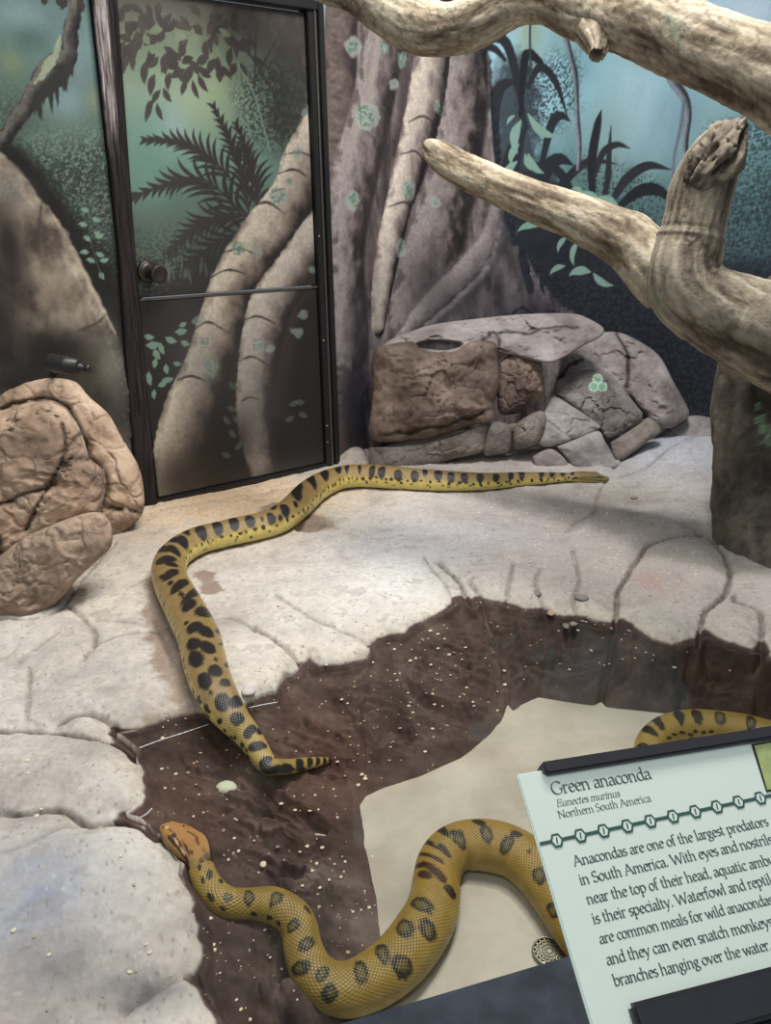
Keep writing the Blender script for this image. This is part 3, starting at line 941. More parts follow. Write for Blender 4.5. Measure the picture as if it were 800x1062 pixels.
# joints between the moulded slabs (photo points on the ledge)
CRACKS = [([(640, 648), (641, 614), (650, 598), (662, 581), (670, 569), (685, 563), (701, 559), (720, 556), (731, 553)], 1.0),
          ([(731, 553), (743, 566), (752, 578), (758, 592), (754, 609), (742, 622), (731, 632), (726, 660)], .9),
          ([(761, 612), (764, 620), (779, 626), (791, 636), (790, 674)], .7),
          ([(632, 494), (621, 509), (616, 530), (600, 542), (588, 552)], .35),
          ([(594, 570), (598, 590), (601, 604), (595, 622), (604, 640)], .45),
          ([(560, 590), (556, 606), (565, 630)], .4), ([(533, 585), (528, 606), (524, 622)], .4),
          ([(455, 578), (470, 592), (480, 604), (490, 632)], .8), ([(487, 600), (497, 612), (500, 622)], .5),
          ([(440, 575), (460, 600), (476, 622)], .35),
          ([(262, 650), (290, 668), (306, 680), (318, 686)], .7), ([(230, 640), (262, 650)], .25), ([(286, 618), (320, 640), (350, 655), (386, 664)], .3),
          ([(-20, 748), (40, 750), (80, 760), (118, 766), (142, 776)], 1.0), ([(60, 742), (90, 738), (112, 745), (132, 756), (146, 768)], .8),
          ([(-20, 836), (20, 842), (60, 838), (90, 848), (128, 844)], .9), ([(95, 852), (118, 846), (140, 850), (160, 862)], .6),
          ([(212, 1003), (196, 1004), (180, 1008), (160, 1020), (130, 1040)], .5), ([(0, 890), (30, 880), (60, 862), (90, 848)], .25),
          ([(70, 624), (84, 636), (96, 650), (97, 664), (84, 680)], .45), ([(97, 662), (120, 656), (140, 650), (160, 648)], .45), ([(100, 640), (120, 640), (150, 644)], .2),
          ([(0, 640), (30, 640), (60, 630), (80, 604), (100, 580), (120, 560)], .5), ([(30, 690), (28, 720), (26, 738)], .3), ([(60, 655), (46, 664), (34, 672)], .25),
          ([(686, 449), (707, 458), (744, 453)], .7), ([(744, 453), (700, 470), (668, 488), (640, 494)], .4), ([(688, 448), (660, 470), (636, 486)], .6),
          ([(160, 640), (168, 660), (180, 690)], .3), ([(165, 528), (250, 512), (345, 496)], .25), ([(350, 474), (372, 468), (386, 484)], .4)]
CRW = [(np.array([on_z(x, y, 0)[:2] for x, y in smooth_path(np.array(p, float), 30)]), d) for p, d in CRACKS]
# joints in the dark basin wall
WCR = [(np.array([on_z(*smooth_path(np.array(p, float), 24)[i], -0.10)[:2] for i in range(24)]), d) for p, d in
       [([(640, 650), (634, 680), (626, 700), (620, 735)], 1.0), ([(728, 660), (716, 690), (706, 720), (700, 742)], .8), ([(795, 680), (788, 705), (800, 730)], .9),
        ([(492, 632), (510, 660), (526, 690), (530, 735)], .5)]]


def near_box(x, y, c, pad):
    return (x > c[:, 0].min() - pad) & (x < c[:, 0].max() + pad) & (y > c[:, 1].min() - pad) & (y < c[:, 1].max() + pad)


def floor_z(x, y, detail=True):
    """height of the ledge and basin; returns z, weight of the wet dark slope, signed distance to the rim"""
    x, y = np.atleast_1d(np.asarray(x, float)), np.atleast_1d(np.asarray(y, float))
    wx = x + 0.010 * fbm(x * 14, y * 14, 3.1, 3)
    wy = y + 0.010 * fbm(x * 14, y * 14, 8.1, 3)
    dr, _, _ = dist_line(wx, wy, RIM, True)
    inr = in_poly(wx, wy, RIM)
    dt, _, _ = dist_line(x, y, TAN, True)
    int_ = in_poly(x, y, TAN)
    u = dr / (dr + dt + 1e-6)
    slope = u + 0.10 * np.sin(np.pi * u) * sstep(.98, .7, u) * (fbm(x * 5, y * 5, 1.2, 3))
    steep = np.minimum(0.065, .5 * (dr + dt))
    drop = np.where(int_, 1.08, np.clip(slope, 0, 1) * .965)
    zin = -0.03 + (POOL_Z + 0.03) * drop - 0.014 * sstep(0, .02, dr)
    bumps = fbm(x * 7, y * 7, 2.4, 4)
    rid = ridged(x * 5 + .5 * bumps, y * 9, .7, 3)
    zin = zin + np.where(int_, 0, np.sin(np.pi * np.clip(u, 0, 1)) * sstep(.98, .7, u) * (0.030 * bumps + 0.030 * (rid - 1)))
    for c, d in WCR:
        k = near_box(x, y, c, .05)
        dc, _, _ = dist_line(x[k], y[k], c)
        zin[k] -= np.where(int_[k], 0, d * .03 * np.exp(-(dc / .010) ** 2))
    und = 0.012 * fbm(x * 1.9, y * 1.9, 6.5, 3) + 0.005 * fbm(x * 8, y * 8, 1.5, 3)
    chip = np.clip(ridged(x * 3.1 + .3 * und, y * 3.1, 4.4, 4) - 1.1, 0, 1)
    zout = und - 0.028 * np.exp(-(dr / 0.020) ** 1.0) - .006 * chip
    if detail:
        zout = zout + 0.0025 * fbm(x * 30, y * 30, 3.5, 3)
        zin = zin + np.where(int_, 0, 0.0030 * sstep(1, .8, u) * fbm(x * 34, y * 34, 5.5, 3))
    for c, d in CRW:
        k = near_box(x, y, c, .13)
        if not k.any():
            continue
        dc, _, _ = dist_line(x[k], y[k], c)
        dc2 = dc + .004 * noise3(x[k] * 40, y[k] * 40, .5)
        zout[k] -= d * (0.020 * np.exp(-(np.maximum(dc2, 0) / .0070) ** 2) + 0.020 * np.exp(-(dc / .038) ** 2))
    # raised rounded toes and the plinth at the foot of the back outcrop
    z = np.where(inr, np.minimum(zin, -0.006), zout)
    for (cx, cy, r, h) in TOES:
        z = z + h * np.exp(-((x - cx) ** 2 + (y - cy) ** 2) / r ** 2)
    for (cx, cy, r, h) in HOLES:
        q = np.hypot((x - cx), (y - cy) * 1.0) / r
        z = z - h * (1 - sstep(.75, 1.05, q))
    return z, inr & ~int_, np.where(inr, -dr, dr), u


def _toe(px, py, r, h):
    p = on_z(px, py, 0)
    return (p[0], p[1], r, h)


TOES = [_toe(450, 480, .28, .03), _toe(560, 478, .2, .03), _toe(365, 474, .10, .05), _toe(700, 560, .3, .02), _toe(720, 470, .4, .06), _toe(560, 566, .35, .02),
        _toe(60, 900, .2, .02), _toe(70, 790, .18, .015), _toe(300, 630, .3, .015)]
HOLES = [_toe(322, 546, .062, .035)]

# fan-shaped height grid: finer close to the visitor
NA, NY = 860, 1000
aa = np.concatenate([np.linspace(-1.5, -.60, 60, endpoint=False), np.linspace(-.60, .58, NA - 120), np.linspace(.58, 1.4, 61)[1:]])
yy = np.concatenate([np.geomspace(.42, 1.25, 170, endpoint=False), np.geomspace(1.25, 2.5, 620, endpoint=False), np.geomspace(2.5, 4.9, 210)])    # finest rows across the basin rim
A, YY = np.meshgrid(aa, yy)
gx, gy = (A * YY).ravel(), YY.ravel()
gz, wet, rimd, uu = floor_z(gx, gy)
n1 = fbm(gx * 2.4, gy * 2.4, 1.1, 5)
n2 = fbm(gx * 11, gy * 11, 4.1, 4)
n3 = fbm(gx * 45, gy * 45, 2.1, 3)
ledge = ramp((-.8, rgb(158, 150, 144)), (0, rgb(190, 183, 175)), (.8, rgb(212, 206, 198)))(n1 * .8 + n2 * .5)


def zone(px, py, rx, ry):
    """soft patch of a different colour, placed on the ledge in metres"""
    c = on_z(px, py, 0)
    ex = on_z(px + rx, py, 0)[0] - c[0]
    ey = abs(on_z(px, py - ry, 0)[1] - c[1])
    return np.exp(-((gx - c[0]) / ex) ** 2 - ((gy - c[1]) / ey) ** 2)


def blend(base, c, w):
    return base * (1 - np.clip(w, 0, 1)[:, None]) + c * np.clip(w, 0, 1)[:, None]


wn = 1 + .7 * n2
ledge = blend(ledge, rgb(204, 178, 146), 1.2 * zone(240, 518, 110, 30) * np.clip(wn, .5, 1.4))     # sandy pad in front of the door
ledge = blend(ledge, rgb(148, 138, 132), .75 * zone(640, 540, 120, 60) * wn)  # brownish grey rock, with the overhead branch's shadow put into the colour
ledge = blend(ledge, rgb(136, 128, 126), .6 * zone(540, 550, 110, 30) * wn)
ledge = blend(ledge, rgb(168, 160, 152), .7 * zone(700, 600, 110, 50) * wn)
ledge = blend(ledge, rgb(214, 212, 208), .8 * zone(420, 590, 60, 40) * wn)
ledge = blend(ledge, rgb(176, 176, 184), .6 * zone(440, 560, 110, 24) * wn)
ledge = blend(ledge, rgb(150, 136, 132), .5 * zone(690, 605, 30, 16))
ledge = blend(ledge, rgb(160, 128, 116), .6 * zone(672, 606, 13, 9))
ledge = blend(ledge, rgb(200, 190, 172), .5 * zone(120, 610, 60, 40) * wn)
ledge = blend(ledge, rgb(140, 148, 166), .7 * zone(40, 930, 60, 50) * wn)
ledge = blend(ledge, rgb(104, 102, 104), 1.0 * zone(150, 1024, 40, 16) * np.clip(1 + 1.5 * n2, 0, 2))
ledge = blend(ledge, rgb(136, 134, 134), .6 * zone(60, 1000, 40, 26) * np.clip(1 + 1.5 * n2, 0, 2))
ledge = blend(ledge, rgb(214, 212, 204), .5 * zone(150, 880, 60, 60))
ledge = blend(ledge, rgb(186, 190, 206), .7 * zone(690, 470, 70, 24))
ledge = blend(ledge, rgb(206, 198, 184), .5 * zone(610, 636, 60, 14))
# damp stains left where the snake has lain
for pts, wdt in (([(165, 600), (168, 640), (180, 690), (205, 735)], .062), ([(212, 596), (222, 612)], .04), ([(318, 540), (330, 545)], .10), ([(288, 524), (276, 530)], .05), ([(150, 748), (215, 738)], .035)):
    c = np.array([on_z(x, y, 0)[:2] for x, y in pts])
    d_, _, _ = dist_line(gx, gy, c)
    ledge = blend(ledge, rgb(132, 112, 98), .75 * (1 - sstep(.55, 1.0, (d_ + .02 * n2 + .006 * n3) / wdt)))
dirt = np.zeros(len(gx))
for c, d in CRW:
    k = near_box(gx, gy, c, .05)
    dc, _, _ = dist_line(gx[k], gy[k], c)
    dirt[k] = np.maximum(dirt[k], min(1, d + .15) * np.exp(-((dc + .004 * n3[k]) / .0055) ** 2))
ledge = blend(ledge, rgb(84, 74, 68), .7 * dirt)
edge_ = np.exp(-np.maximum(rimd, 0) / .05) * (rimd > 0)
ledge = blend(ledge, rgb(206, 196, 176), .45 * edge_ * np.clip(1 + n2, 0, 1.5))
fine = fbm(gx * 90, gy * 90, 3.3, 2)
ledge = blend(ledge, rgb(150, 140, 130), .35 * sstep(.35, .6, n2 + .3 * n3))
ledge = blend(ledge, rgb(122, 112, 104), .55 * sstep(.55, .8, fine))            # pitting
ledge = blend(ledge, rgb(226, 220, 210), .4 * sstep(.72, .95, fbm(gx * 70, gy * 70, 8.3, 2)))
dark = ramp((-.8, rgb(56, 44, 40)), (0, rgb(78, 63, 57)), (.8, rgb(104, 88, 80)))(n1 * .5 + n2 * .6 + .25 * n3)
dark = blend(dark, rgb(98, 60, 50), .45 * zone(330, 740, 50, 40) + .35 * zone(200, 810, 60, 50))
dark = blend(dark, rgb(118, 106, 100), .5 * zone(330, 880, 70, 50) * np.clip(1 + 2 * n2, 0, 2))
wetc = sstep(-.020, -.027, gz + .004 * n2) * (rimd < .03)
fcol = ledge * (1 - wetc[:, None]) + dark * wetc[:, None]
rock_floor_mat = tinted('ledge_rockwork', rough=.86, spec=.3, layers=((9, .012, .3), (40, .006, .5), (170, .0012, .35)), var=.12, vscale=60, crackle=(5.5, .006, .22, .25))
floor_me = mesh_np('floor', np.stack([gx, gy, gz], 1), grid_faces(NY, NA), fcol)
floor = tag(link('floor', floor_me, rock_floor_mat), kind='structure')

# smooth painted bottom of the pool
px_, py_ = np.meshgrid(np.linspace(TAN[:, 0].min() - .1, TAN[:, 0].max() + .1, 90), np.linspace(.45, TAN[:, 1].max() + .12, 90))
pz_ = POOL_Z + .002 * fbm(px_ * 4, py_ * 4, .5, 2)
pn = fbm(px_ * 5, py_ * 5, 7.7, 4)
pc = ramp((-.9, rgb(160, 152, 138)), (0, rgb(182, 175, 160)), (.9, rgb(194, 188, 174)))(pn.ravel())
pool_mat = tinted('pool_paint', rough=.6, spec=.4, layers=((90, .001, .3),), var=.06, vscale=35)
pool_floor = tag(link('pool_floor', mesh_np('pool_floor', np.stack([px_, py_, pz_], -1).reshape(-1, 3), grid_faces(90, 90), pc), pool_mat), kind='structure')

# clear water, level with the foot of the pale rim
wm, nt, b = node_mat('clear_water')
nt.nodes.remove(b)
out = nt.nodes['Material Output']
tr = nt.nodes.new('ShaderNodeBsdfTransparent')
tr.inputs[0].default_value = (.97, .975, .95, 1)
gl = nt.nodes.new('ShaderNodeBsdfGlossy')
gl.inputs['Roughness'].default_value = .03
fr = nt.nodes.new('ShaderNodeFresnel')
fr.inputs['IOR'].default_value = 1.33
nz_ = nt.nodes.new('ShaderNodeTexNoise')
nz_.inputs['Scale'].default_value = 5
tc_ = nt.nodes.new('ShaderNodeTexCoord')
bp_ = nt.nodes.new('ShaderNodeBump')
bp_.inputs['Strength'].default_value = .05
bp_.inputs['Distance'].default_value = .01
nt.links.new(tc_.outputs['Object'], nz_.inputs['Vector'])
nt.links.new(nz_.outputs['Fac'], bp_.inputs['Height'])
nt.links.new(bp_.outputs['Normal'], gl.inputs['Normal'])
mx_ = nt.nodes.new('ShaderNodeMixShader')
nt.links.new(fr.outputs[0], mx_.inputs[0])
nt.links.new(tr.outputs[0], mx_.inputs[1])
nt.links.new(gl.outputs[0], mx_.inputs[2])
nt.links.new(mx_.outputs[0], out.inputs['Surface'])
wv = [(x, y) for x, y in RIM if y > .5]
cx0, cy0 = np.mean([p[0] for p in wv]), np.mean([p[1] for p in wv])
wr = np.array([(cx0 + (x - cx0) * 1.01, max(.46, cy0 + (y - cy0) * 1.01)) for x, y in RIM])
WV = np.column_stack([wr, np.full(len(wr), WATER_Z)])
area2 = np.sum(wr[:, 0] * np.roll(wr[:, 1], -1) - wr[:, 1] * np.roll(wr[:, 0], -1))
order = list(range(len(WV))) if area2 > 0 else list(range(len(WV)))[::-1]      # faces up
water = tag(link('pool_water', mesh_np('pool_water', WV, [order], smooth=False), wm), kind='structure')


GZ = gz.reshape(NY, NA)
RIMD = rimd.reshape(NY, NA)
WETG = wet.reshape(NY, NA)


def grid_index(x, y):
    y = min(max(y, .421), 4.89)
    i = int(np.searchsorted(yy, y)) - 1
    fi = i + (y - yy[i]) / (yy[i + 1] - yy[i])
    a = min(max(x / y, -1.49), 1.39)
    j = int(np.searchsorted(aa, a)) - 1
    fj = j + (a - aa[j]) / (aa[j + 1] - aa[j])
    return fi, fj


def ground(x, y):
    fi, fj = grid_index(x, y)
    i, j = int(fi), int(fj)
    u, v = fi - i, fj - j
    z = (GZ[i, j] * (1 - v) + GZ[i, j + 1] * v) * (1 - u) + (GZ[i + 1, j] * (1 - v) + GZ[i + 1, j + 1] * v) * u
    return max(float(z), POOL_Z)


def on_ground(px, py, lift=0.0):
    z = 0.0
    for _ in range(14):
        p = on_z(px, py, z)
        z = .5 * z + .5 * (ground(p[0], p[1]) + lift)
    return on_z(px, py, z)


# white tubes along the waterline, standing in for the glint of the meniscus
men_mat, nt, b = node_mat('waterline_glint')
b.inputs['Base Color'].default_value = (.9, .93, .96, 1)
b.inputs['Roughness'].default_value = .25
b.inputs['Specular IOR Level'].default_value = 1.0
for pts in ([(141, 777), (165, 768), (190, 760), (217, 751)], [(258, 734), (272, 731), (288, 728)], [(330, 694), (348, 691), (372, 686)], [(540, 633), (566, 637), (592, 642)], [(600, 643), (622, 648), (636, 652)], [(650, 653), (676, 662), (700, 668)], [(145, 848), (152, 844), (158, 838)]):
    P_ = np.array([on_z(x, y, WATER_Z + .001) for x, y in smooth_path(np.array(pts, float), 40)])
    r_ = .0011 * (.45 + .55 * np.abs(np.sin(np.arange(40) * .9 + pts[0][0])))
    r_[[0, -1]] = .0002
    T_ = tube_frames(P_)
    L_m = np.cross(T_, [0, 0, 1.0])
    V_ = np.array([P_[i] + (L_m[i] * math.cos(a) + np.array([0, 0, 1.0]) * math.sin(a)) * r_[i] for i in range(40) for a in np.linspace(0, 2 * math.pi, 8, endpoint=False)])
    link('waterline_glint', mesh_np('waterline_glint', V_, grid_faces(40, 8, True)), men_mat, water)
# ================================================================ boulders
def boulder(name, outline, y_front, lean, bulge, colf, mat, back=.25, nb=170, nr=44, rough=.02, power=2.6, skew=0.0, seed=0., facet=.0, fscale=9, wrinkle=0., cx=None, hollow=None, cracks=()):
    """a closed boulder: its silhouette is measured in the photo, it stands at world distance y_front, leans back
    by `lean` metres per metre of height, and swells `bulge` metres to the front and `back` metres behind"""
    ol = np.asarray(outline, float)
    ring = smooth_path(np.vstack([ol, ol[:1]]), nb + 1)[:-1]
    c = ring.mean(0) if cx is None else np.array(cx, float)

    joint = np.zeros(2 * nr * nb)

    def shell(sign, amount):             # around the leaning plane y = y_front + lean * z + skew * x
        T = np.linspace(0, 1, nr) ** .8
        p = c + (ring[None] - c) * T[:, None, None]
        d = fw + rt * ((p[..., :1] - IMG_W / 2) / FPX) - up * ((p[..., 1:] - IMG_H / 2) / FPX)
        V = CAMP + d * ((y_front + lean * EYE - CAMP[1]) / (d[..., 1] - lean * d[..., 2] - skew * d[..., 0]))[..., None]
        prof = np.clip(1 - T ** power, 0, 1) ** (1 / power)
        flat = V.reshape(-1, 3)
        view = flat - CAMP
        view /= np.linalg.norm(view, axis=1)[:, None]
        nh = np.repeat(prof, nb)
        n = fbm(flat[:, 0] * 5 + seed, flat[:, 1] * 5, flat[:, 2] * 5, 4)
        n2 = ridged(flat[:, 0] * 11 + seed, flat[:, 1] * 11, flat[:, 2] * 11, 3) - 1
        disp = amount * nh + rough * (n + .5 * n2) * np.minimum(1, nh * 1.6)
        if facet:
            bid, bd = cells(flat + .03 * np.stack([n, n2, n], 1), fscale, int(seed * 10) % 97)
            h = _grad[bid]
            disp = disp + facet * (h[:, 0] * .9) * np.minimum(1, nh * 1.5) - facet * .8 * np.exp(-(bd / .006) ** 2) * np.minimum(1, nh * 1.5)
        if wrinkle:
            w = fbm(flat[:, 0] * 9 + seed, flat[:, 1] * 9, flat[:, 2] * 9, 2)
            disp = disp + wrinkle * (1 - np.abs(np.sin((flat[:, 2] * 60 + 5 * w + flat[:, 0] * 22)))) * nh * np.clip(.5 + n, 0, 1)
        for pts, dep in (cracks if sign > 0 else ()):
            pp, _ = project(flat)
            dc, _, _ = dist_line(pp[:, 0] + 2.5 * n, pp[:, 1] + 2.5 * n2, smooth_path(np.array(pts, float), 20))
            disp = disp - dep * (np.exp(-(dc / 1.7) ** 2) + .35 * np.exp(-(dc / 6) ** 2))
            joint[:len(flat)] = np.maximum(joint[:len(flat)], np.exp(-(dc / 1.9) ** 2))
        if hollow is not None and sign > 0:
            for (hx, hy, hrx, hry, hd) in hollow:
                pp, _ = project(flat)
                rr = ((pp[:, 0] - hx) / hrx) ** 2 + ((pp[:, 1] - hy) / hry) ** 2
                disp = disp - hd * (1 - sstep(.6, 1.1, rr))
        return flat - view * (disp * sign)[:, None], nh

    Vf, hf = shell(1, bulge)
    Vb, hb = shell(-1, back)
    V = np.vstack([Vf, Vb])
    F1 = grid_faces(nr, nb, True)[:, ::-1]
    F2 = grid_faces(nr, nb, True) + nr * nb
    rim1 = (nr - 1) * nb + np.arange(nb)
    rim2 = rim1 + nr * nb
    F3 = np.stack([rim1, np.roll(rim1, -1), np.roll(rim2, -1), rim2], 1)[:, ::-1]
    col = colf(V) * (1 - .55 * joint)[:, None]
    me = mesh_np(name, V, np.vstack([F1, F2, F3]), col)
    import bmesh
    bm = bmesh.new()
    bm.from_mesh(me)
    bmesh.ops.remove_doubles(bm, verts=bm.verts, dist=1e-5)
    bmesh.ops.recalc_face_normals(bm, faces=bm.faces)
    bm.to_mesh(me)
    bm.free()
    return link(name, me, mat)


def rockcol(a, b, c, sc=4., seed=0., sp=None):
    r = ramp((-.8, a), (0, b), (.8, c))

    def f(V):
        n = fbm(V[:, 0] * sc + seed, V[:, 1] * sc, V[:, 2] * sc, 5)
        n2 = fbm(V[:, 0] * 40, V[:, 1] * 40, V[:, 2] * 40 + seed, 3)
        col = r(n + .25 * n2)
        if sp:
            for (px, py, rad, cc, al) in sp:
                pp, _ = project(V)
                d = np.hypot(pp[:, 0] - px, pp[:, 1] - py) + 3 * n2
                col = col * (1 - (al * (1 - sstep(.7, 1.1, d / rad)))[:, None]) + cc * (al * (1 - sstep(.7, 1.1, d / rad)))[:, None]
        return col
    return f


boulder_mat = tinted('boulder_rockwork', rough=.88, spec=.25, layers=((14, .016, .5), (60, .006, .55), (240, .0015, .4)), var=.12, vscale=60, crackle=None)
brown_mat = tinted('brown_boulder_rockwork', rough=.88, spec=.25, layers=((16, .014, .5), (90, .004, .5)), var=.14, vscale=60, crackle=(8, .012, .55, .20))
BG = 'boulders of the rock pile against the back wall'
LGp = 'boulders of the rock pile beside the door'
TAN_ = rockcol(rgb(128, 108, 93), rgb(178, 152, 130), rgb(208, 184, 160), 4, 1)
TAN2 = rockcol(rgb(112, 97, 84), rgb(156, 135, 117), rgb(184, 163, 142), 4, 3)
YL = on_z(40, 640, 0)[1]
o = boulder('boulder', [(-130, 470), (-100, 430), (-40, 404), (0, 399), (28, 394), (54, 392), (78, 396), (93, 412), (113, 430), (127, 455), (144, 484), (150, 516), (146, 536), (130, 550), (112, 565), (70, 566), (0, 560), (-60, 560), (-120, 530)],
            on_z(128, 553, 0)[1] + .02, .25, .10, TAN_, brown_mat, .25, seed=1.3, rough=.018, wrinkle=.008, power=2.4, cracks=[([(106, 524), (126, 528), (147, 531)], .015), ([(70, 424), (84, 446), (93, 474), (107, 488), (109, 510), (104, 530)], .02), ([(0, 424), (28, 416), (50, 412), (70, 424)], .02)])  # last two: rock joint, with the front boulder's seam shadow put into the colour
tag(o, 'tan boulder with a rounded shoulder directly left of the door post, behind the biggest boulder', 'rock', LGp)
o = boulder('boulder', [(-120, 500), (-95, 450), (-50, 432), (0, 426), (28, 418), (51, 417), (70, 427), (84, 447), (93, 474), (106, 487), (108, 508), (105, 526), (94, 537), (65, 547), (25, 570), (0, 588), (-30, 606), (-80, 612), (-115, 580)],
            on_z(40, 604, 0)[1] + .03, .36, .14, TAN_, brown_mat, .2, seed=4.7, rough=.022, facet=.016, fscale=4.5, wrinkle=.010, power=3.2,
            cracks=[([(64, 440), (68, 466), (62, 486), (48, 510), (28, 548)], .020), ([(62, 486), (74, 477), (93, 476)], .012), ([(-5, 524), (28, 512), (60, 500)], .012), ([(1, 556), (6, 590)], .012), ([(84, 448), (70, 462)], .008)])
tag(o, 'largest tan boulder at the left edge, wrinkled face cut by a diagonal crack', 'rock', LGp)
o = boulder('boulder', [(-115, 632), (-60, 606), (-20, 590), (0, 576), (25, 558), (65, 540), (97, 531), (112, 538), (117, 557), (113, 570), (96, 586), (79, 602), (62, 622), (42, 638), (20, 644), (-20, 650), (-70, 660), (-110, 654)],
            on_z(60, 632, 0)[1] + .04, .30, .08, TAN2, brown_mat, .14, seed=7.1, rough=.018, wrinkle=.008, facet=.008, fscale=7, power=3.6)
tag(o, 'low greyish tan rock slab wedged under the biggest left boulder', 'rock', LGp)

B1 = rockcol(rgb(84, 71, 65), rgb(122, 104, 93), rgb(156, 138, 124), 5, 2)
B2 = rockcol(rgb(90, 82, 79), rgb(122, 112, 106), rgb(150, 140, 133), 5, 4)
G1 = rockcol(rgb(128, 121, 120), rgb(162, 155, 152), rgb(190, 184, 182), 5, 6)
G2 = rockcol(rgb(112, 102, 100), rgb(146, 136, 132), rgb(172, 164, 160), 5, 8)
Yb = on_z(450, 484, 0)[1]
o = boulder('boulder', [(392, 366), (402, 354), (428, 343), (452, 336), (490, 331), (540, 326), (592, 325), (612, 331), (627, 341), (622, 350), (606, 358), (590, 368), (570, 376), (545, 372), (515, 366), (470, 370), (430, 368)],
            Yb - .72, 1.62, .05, G2, boulder_mat, .08, seed=2.2, rough=.022, facet=.010, fscale=7, power=2.2, cracks=[([(500, 352), (514, 344), (540, 345), (566, 340), (600, 338)], .008), ([(516, 370), (518, 352), (512, 344)], .008)], hollow=[(455, 358, 25, 6, .08)])
tag(o, 'broad flat pale rock on top of the back rock pile, against the painted trunk', 'rock', BG)
o = boulder('boulder', [(385, 378), (391, 362), (404, 357), (428, 354), (436, 361), (456, 365), (474, 363), (490, 354), (514, 356), (517, 378), (518, 402), (512, 420), (511, 436), (490, 441), (468, 449), (440, 456), (410, 459), (390, 458), (383, 446), (386, 410)],
            Yb + .01, .22, .14, B1, boulder_mat, .12, seed=5.2, rough=.024, facet=.010, fscale=9, power=3.2, cracks=[([(392, 452), (430, 446), (466, 440), (510, 424)], .006)])
tag(o, 'large square brown boulder with a chipped face at the left of the back rock pile', 'rock', BG)
o = boulder('boulder', [(518, 376), (528, 368), (541, 361), (556, 364), (562, 376), (564, 396), (563, 410), (552, 418), (538, 428), (519, 429), (516, 410)],
            Yb + .03, .30, .10, B1, boulder_mat, .1, seed=8.2, rough=.014, facet=.008, fscale=12, power=3)
tag(o, 'small upright brown boulder right of the square brown boulder', 'rock', BG)
o = boulder('boulder', [(383, 464), (410, 463), (440, 459), (470, 451), (505, 440), (504, 455), (500, 468), (470, 476), (440, 484), (400, 486), (384, 482)],
            Yb - .02, .25, .05, B2, boulder_mat, .1, seed=1.9, rough=.01, facet=.006, fscale=12)
tag(o, 'long low rock ledge under the square brown boulder', 'rock', BG)
o = boulder('boulder', [(506, 440), (518, 437), (530, 443), (531, 456), (528, 468), (515, 471), (502, 470)], Yb - .01, .25, .05, B2, boulder_mat, .08, seed=2.9, rough=.01, nb=100, nr=26)
tag(o, 'small square grey brown block at the right end of the long low rock ledge', 'rock', BG)
o = boulder('boulder', [(531, 447), (540, 436), (556, 427), (565, 428), (567, 440), (561, 456), (552, 463), (534, 465)], Yb - .01, .3, .07, B2, boulder_mat, .08, seed=3.9, rough=.01, nb=110, nr=28, facet=.006, fscale=14)
tag(o, 'small rounded brown rock below the upright brown boulder', 'rock', BG)
Yr = on_z(640, 480, 0)[1]
o = boulder('boulder', [(577, 396), (584, 374), (592, 360), (613, 348), (637, 344), (660, 352), (684, 369), (699, 396), (715, 427), (706, 438), (694, 444), (681, 440), (664, 424), (650, 410), (620, 400), (600, 396)],
            Yr + .16, .75, .09, G2, boulder_mat, .15, seed=6.4, rough=.018, facet=.008, fscale=6, power=2.6, cracks=[([(640, 345), (650, 362), (652, 380), (650, 402)], .010), ([(578, 394), (592, 378), (604, 374)], .010)])
tag(o, 'large pale rounded boulder at the right of the back rock pile', 'rock', BG)


def _clover(V):
    col = G2(V) * .86
    pp, _ = project(V)
    for (x, y, r) in ((620, 393, 5.5), (616, 401, 5.5), (625, 401, 5.5)):
        d = np.hypot(pp[:, 0] - x, pp[:, 1] - y) / r
        w = .85 * (1 - sstep(.85, 1.1, d))
        c = np.where((d > .72)[:, None], rgb(184, 214, 190), rgb(136, 178, 148))
        col = col * (1 - w[:, None]) + c * w[:, None]
    return col


o = boulder('boulder', [(574, 409), (577, 396), (590, 389), (606, 384), (628, 385), (640, 396), (650, 407), (660, 420), (667, 430), (662, 440), (648, 448), (631, 456), (622, 446), (600, 426)],
            Yr + .06, .62, .08, _clover, boulder_mat, .1, seed=7.4, rough=.014, facet=.010, fscale=9)
tag(o, 'grey boulder with a pale green clover-shaped lichen patch', 'rock', BG)
o = boulder('boulder', [(633, 459), (648, 450), (663, 440), (674, 433), (686, 446), (672, 458), (656, 470), (643, 479), (636, 474)], Yr + .02, .55, .05, B2, boulder_mat, .08, seed=8.8, rough=.01, nb=110, nr=28)
tag(o, 'dark grey wedge rock below the lichen-patched boulder', 'rock', BG)
o = boulder('boulder', [(562, 434), (567, 422), (575, 411), (598, 424), (622, 441), (619, 446), (592, 456), (578, 446)], Yr - .01, .6, .045, G1, boulder_mat, .08, seed=1.1, rough=.008, nb=110, nr=28, facet=.006, fscale=10)
tag(o, 'pale pointed rock in the middle of the back rock pile', 'rock', BG)
o = boulder('boulder', [(558, 460), (561, 446), (566, 436), (580, 446), (592, 456), (578, 462), (566, 464)], Yr - .03, .4, .05, G1, boulder_mat, .08, seed=2.1, rough=.008, nb=100, nr=26)
tag(o, 'small pale rock just below the pale pointed rock', 'rock', BG)
o = boulder('boulder', [(577, 463), (596, 456), (620, 447), (628, 458), (637, 474), (641, 484), (631, 490), (612, 490), (597, 487), (586, 474)], Yr - .05, .5, .05, G1, boulder_mat, .08, seed=3.1, rough=.009, nb=110, nr=28)
tag(o, "pale rounded rock beside the stretched snake's head", 'rock', BG)
o = boulder('boulder', [(552, 474), (562, 468), (574, 466), (588, 478), (590, 488), (570, 488), (556, 484)], Yr - .06, .5, .035, G2, boulder_mat, .06, seed=4.1, rough=.008, nb=100, nr=24)
tag(o, 'low grey rock between the stretched snake and the small pale rock', 'rock', BG)
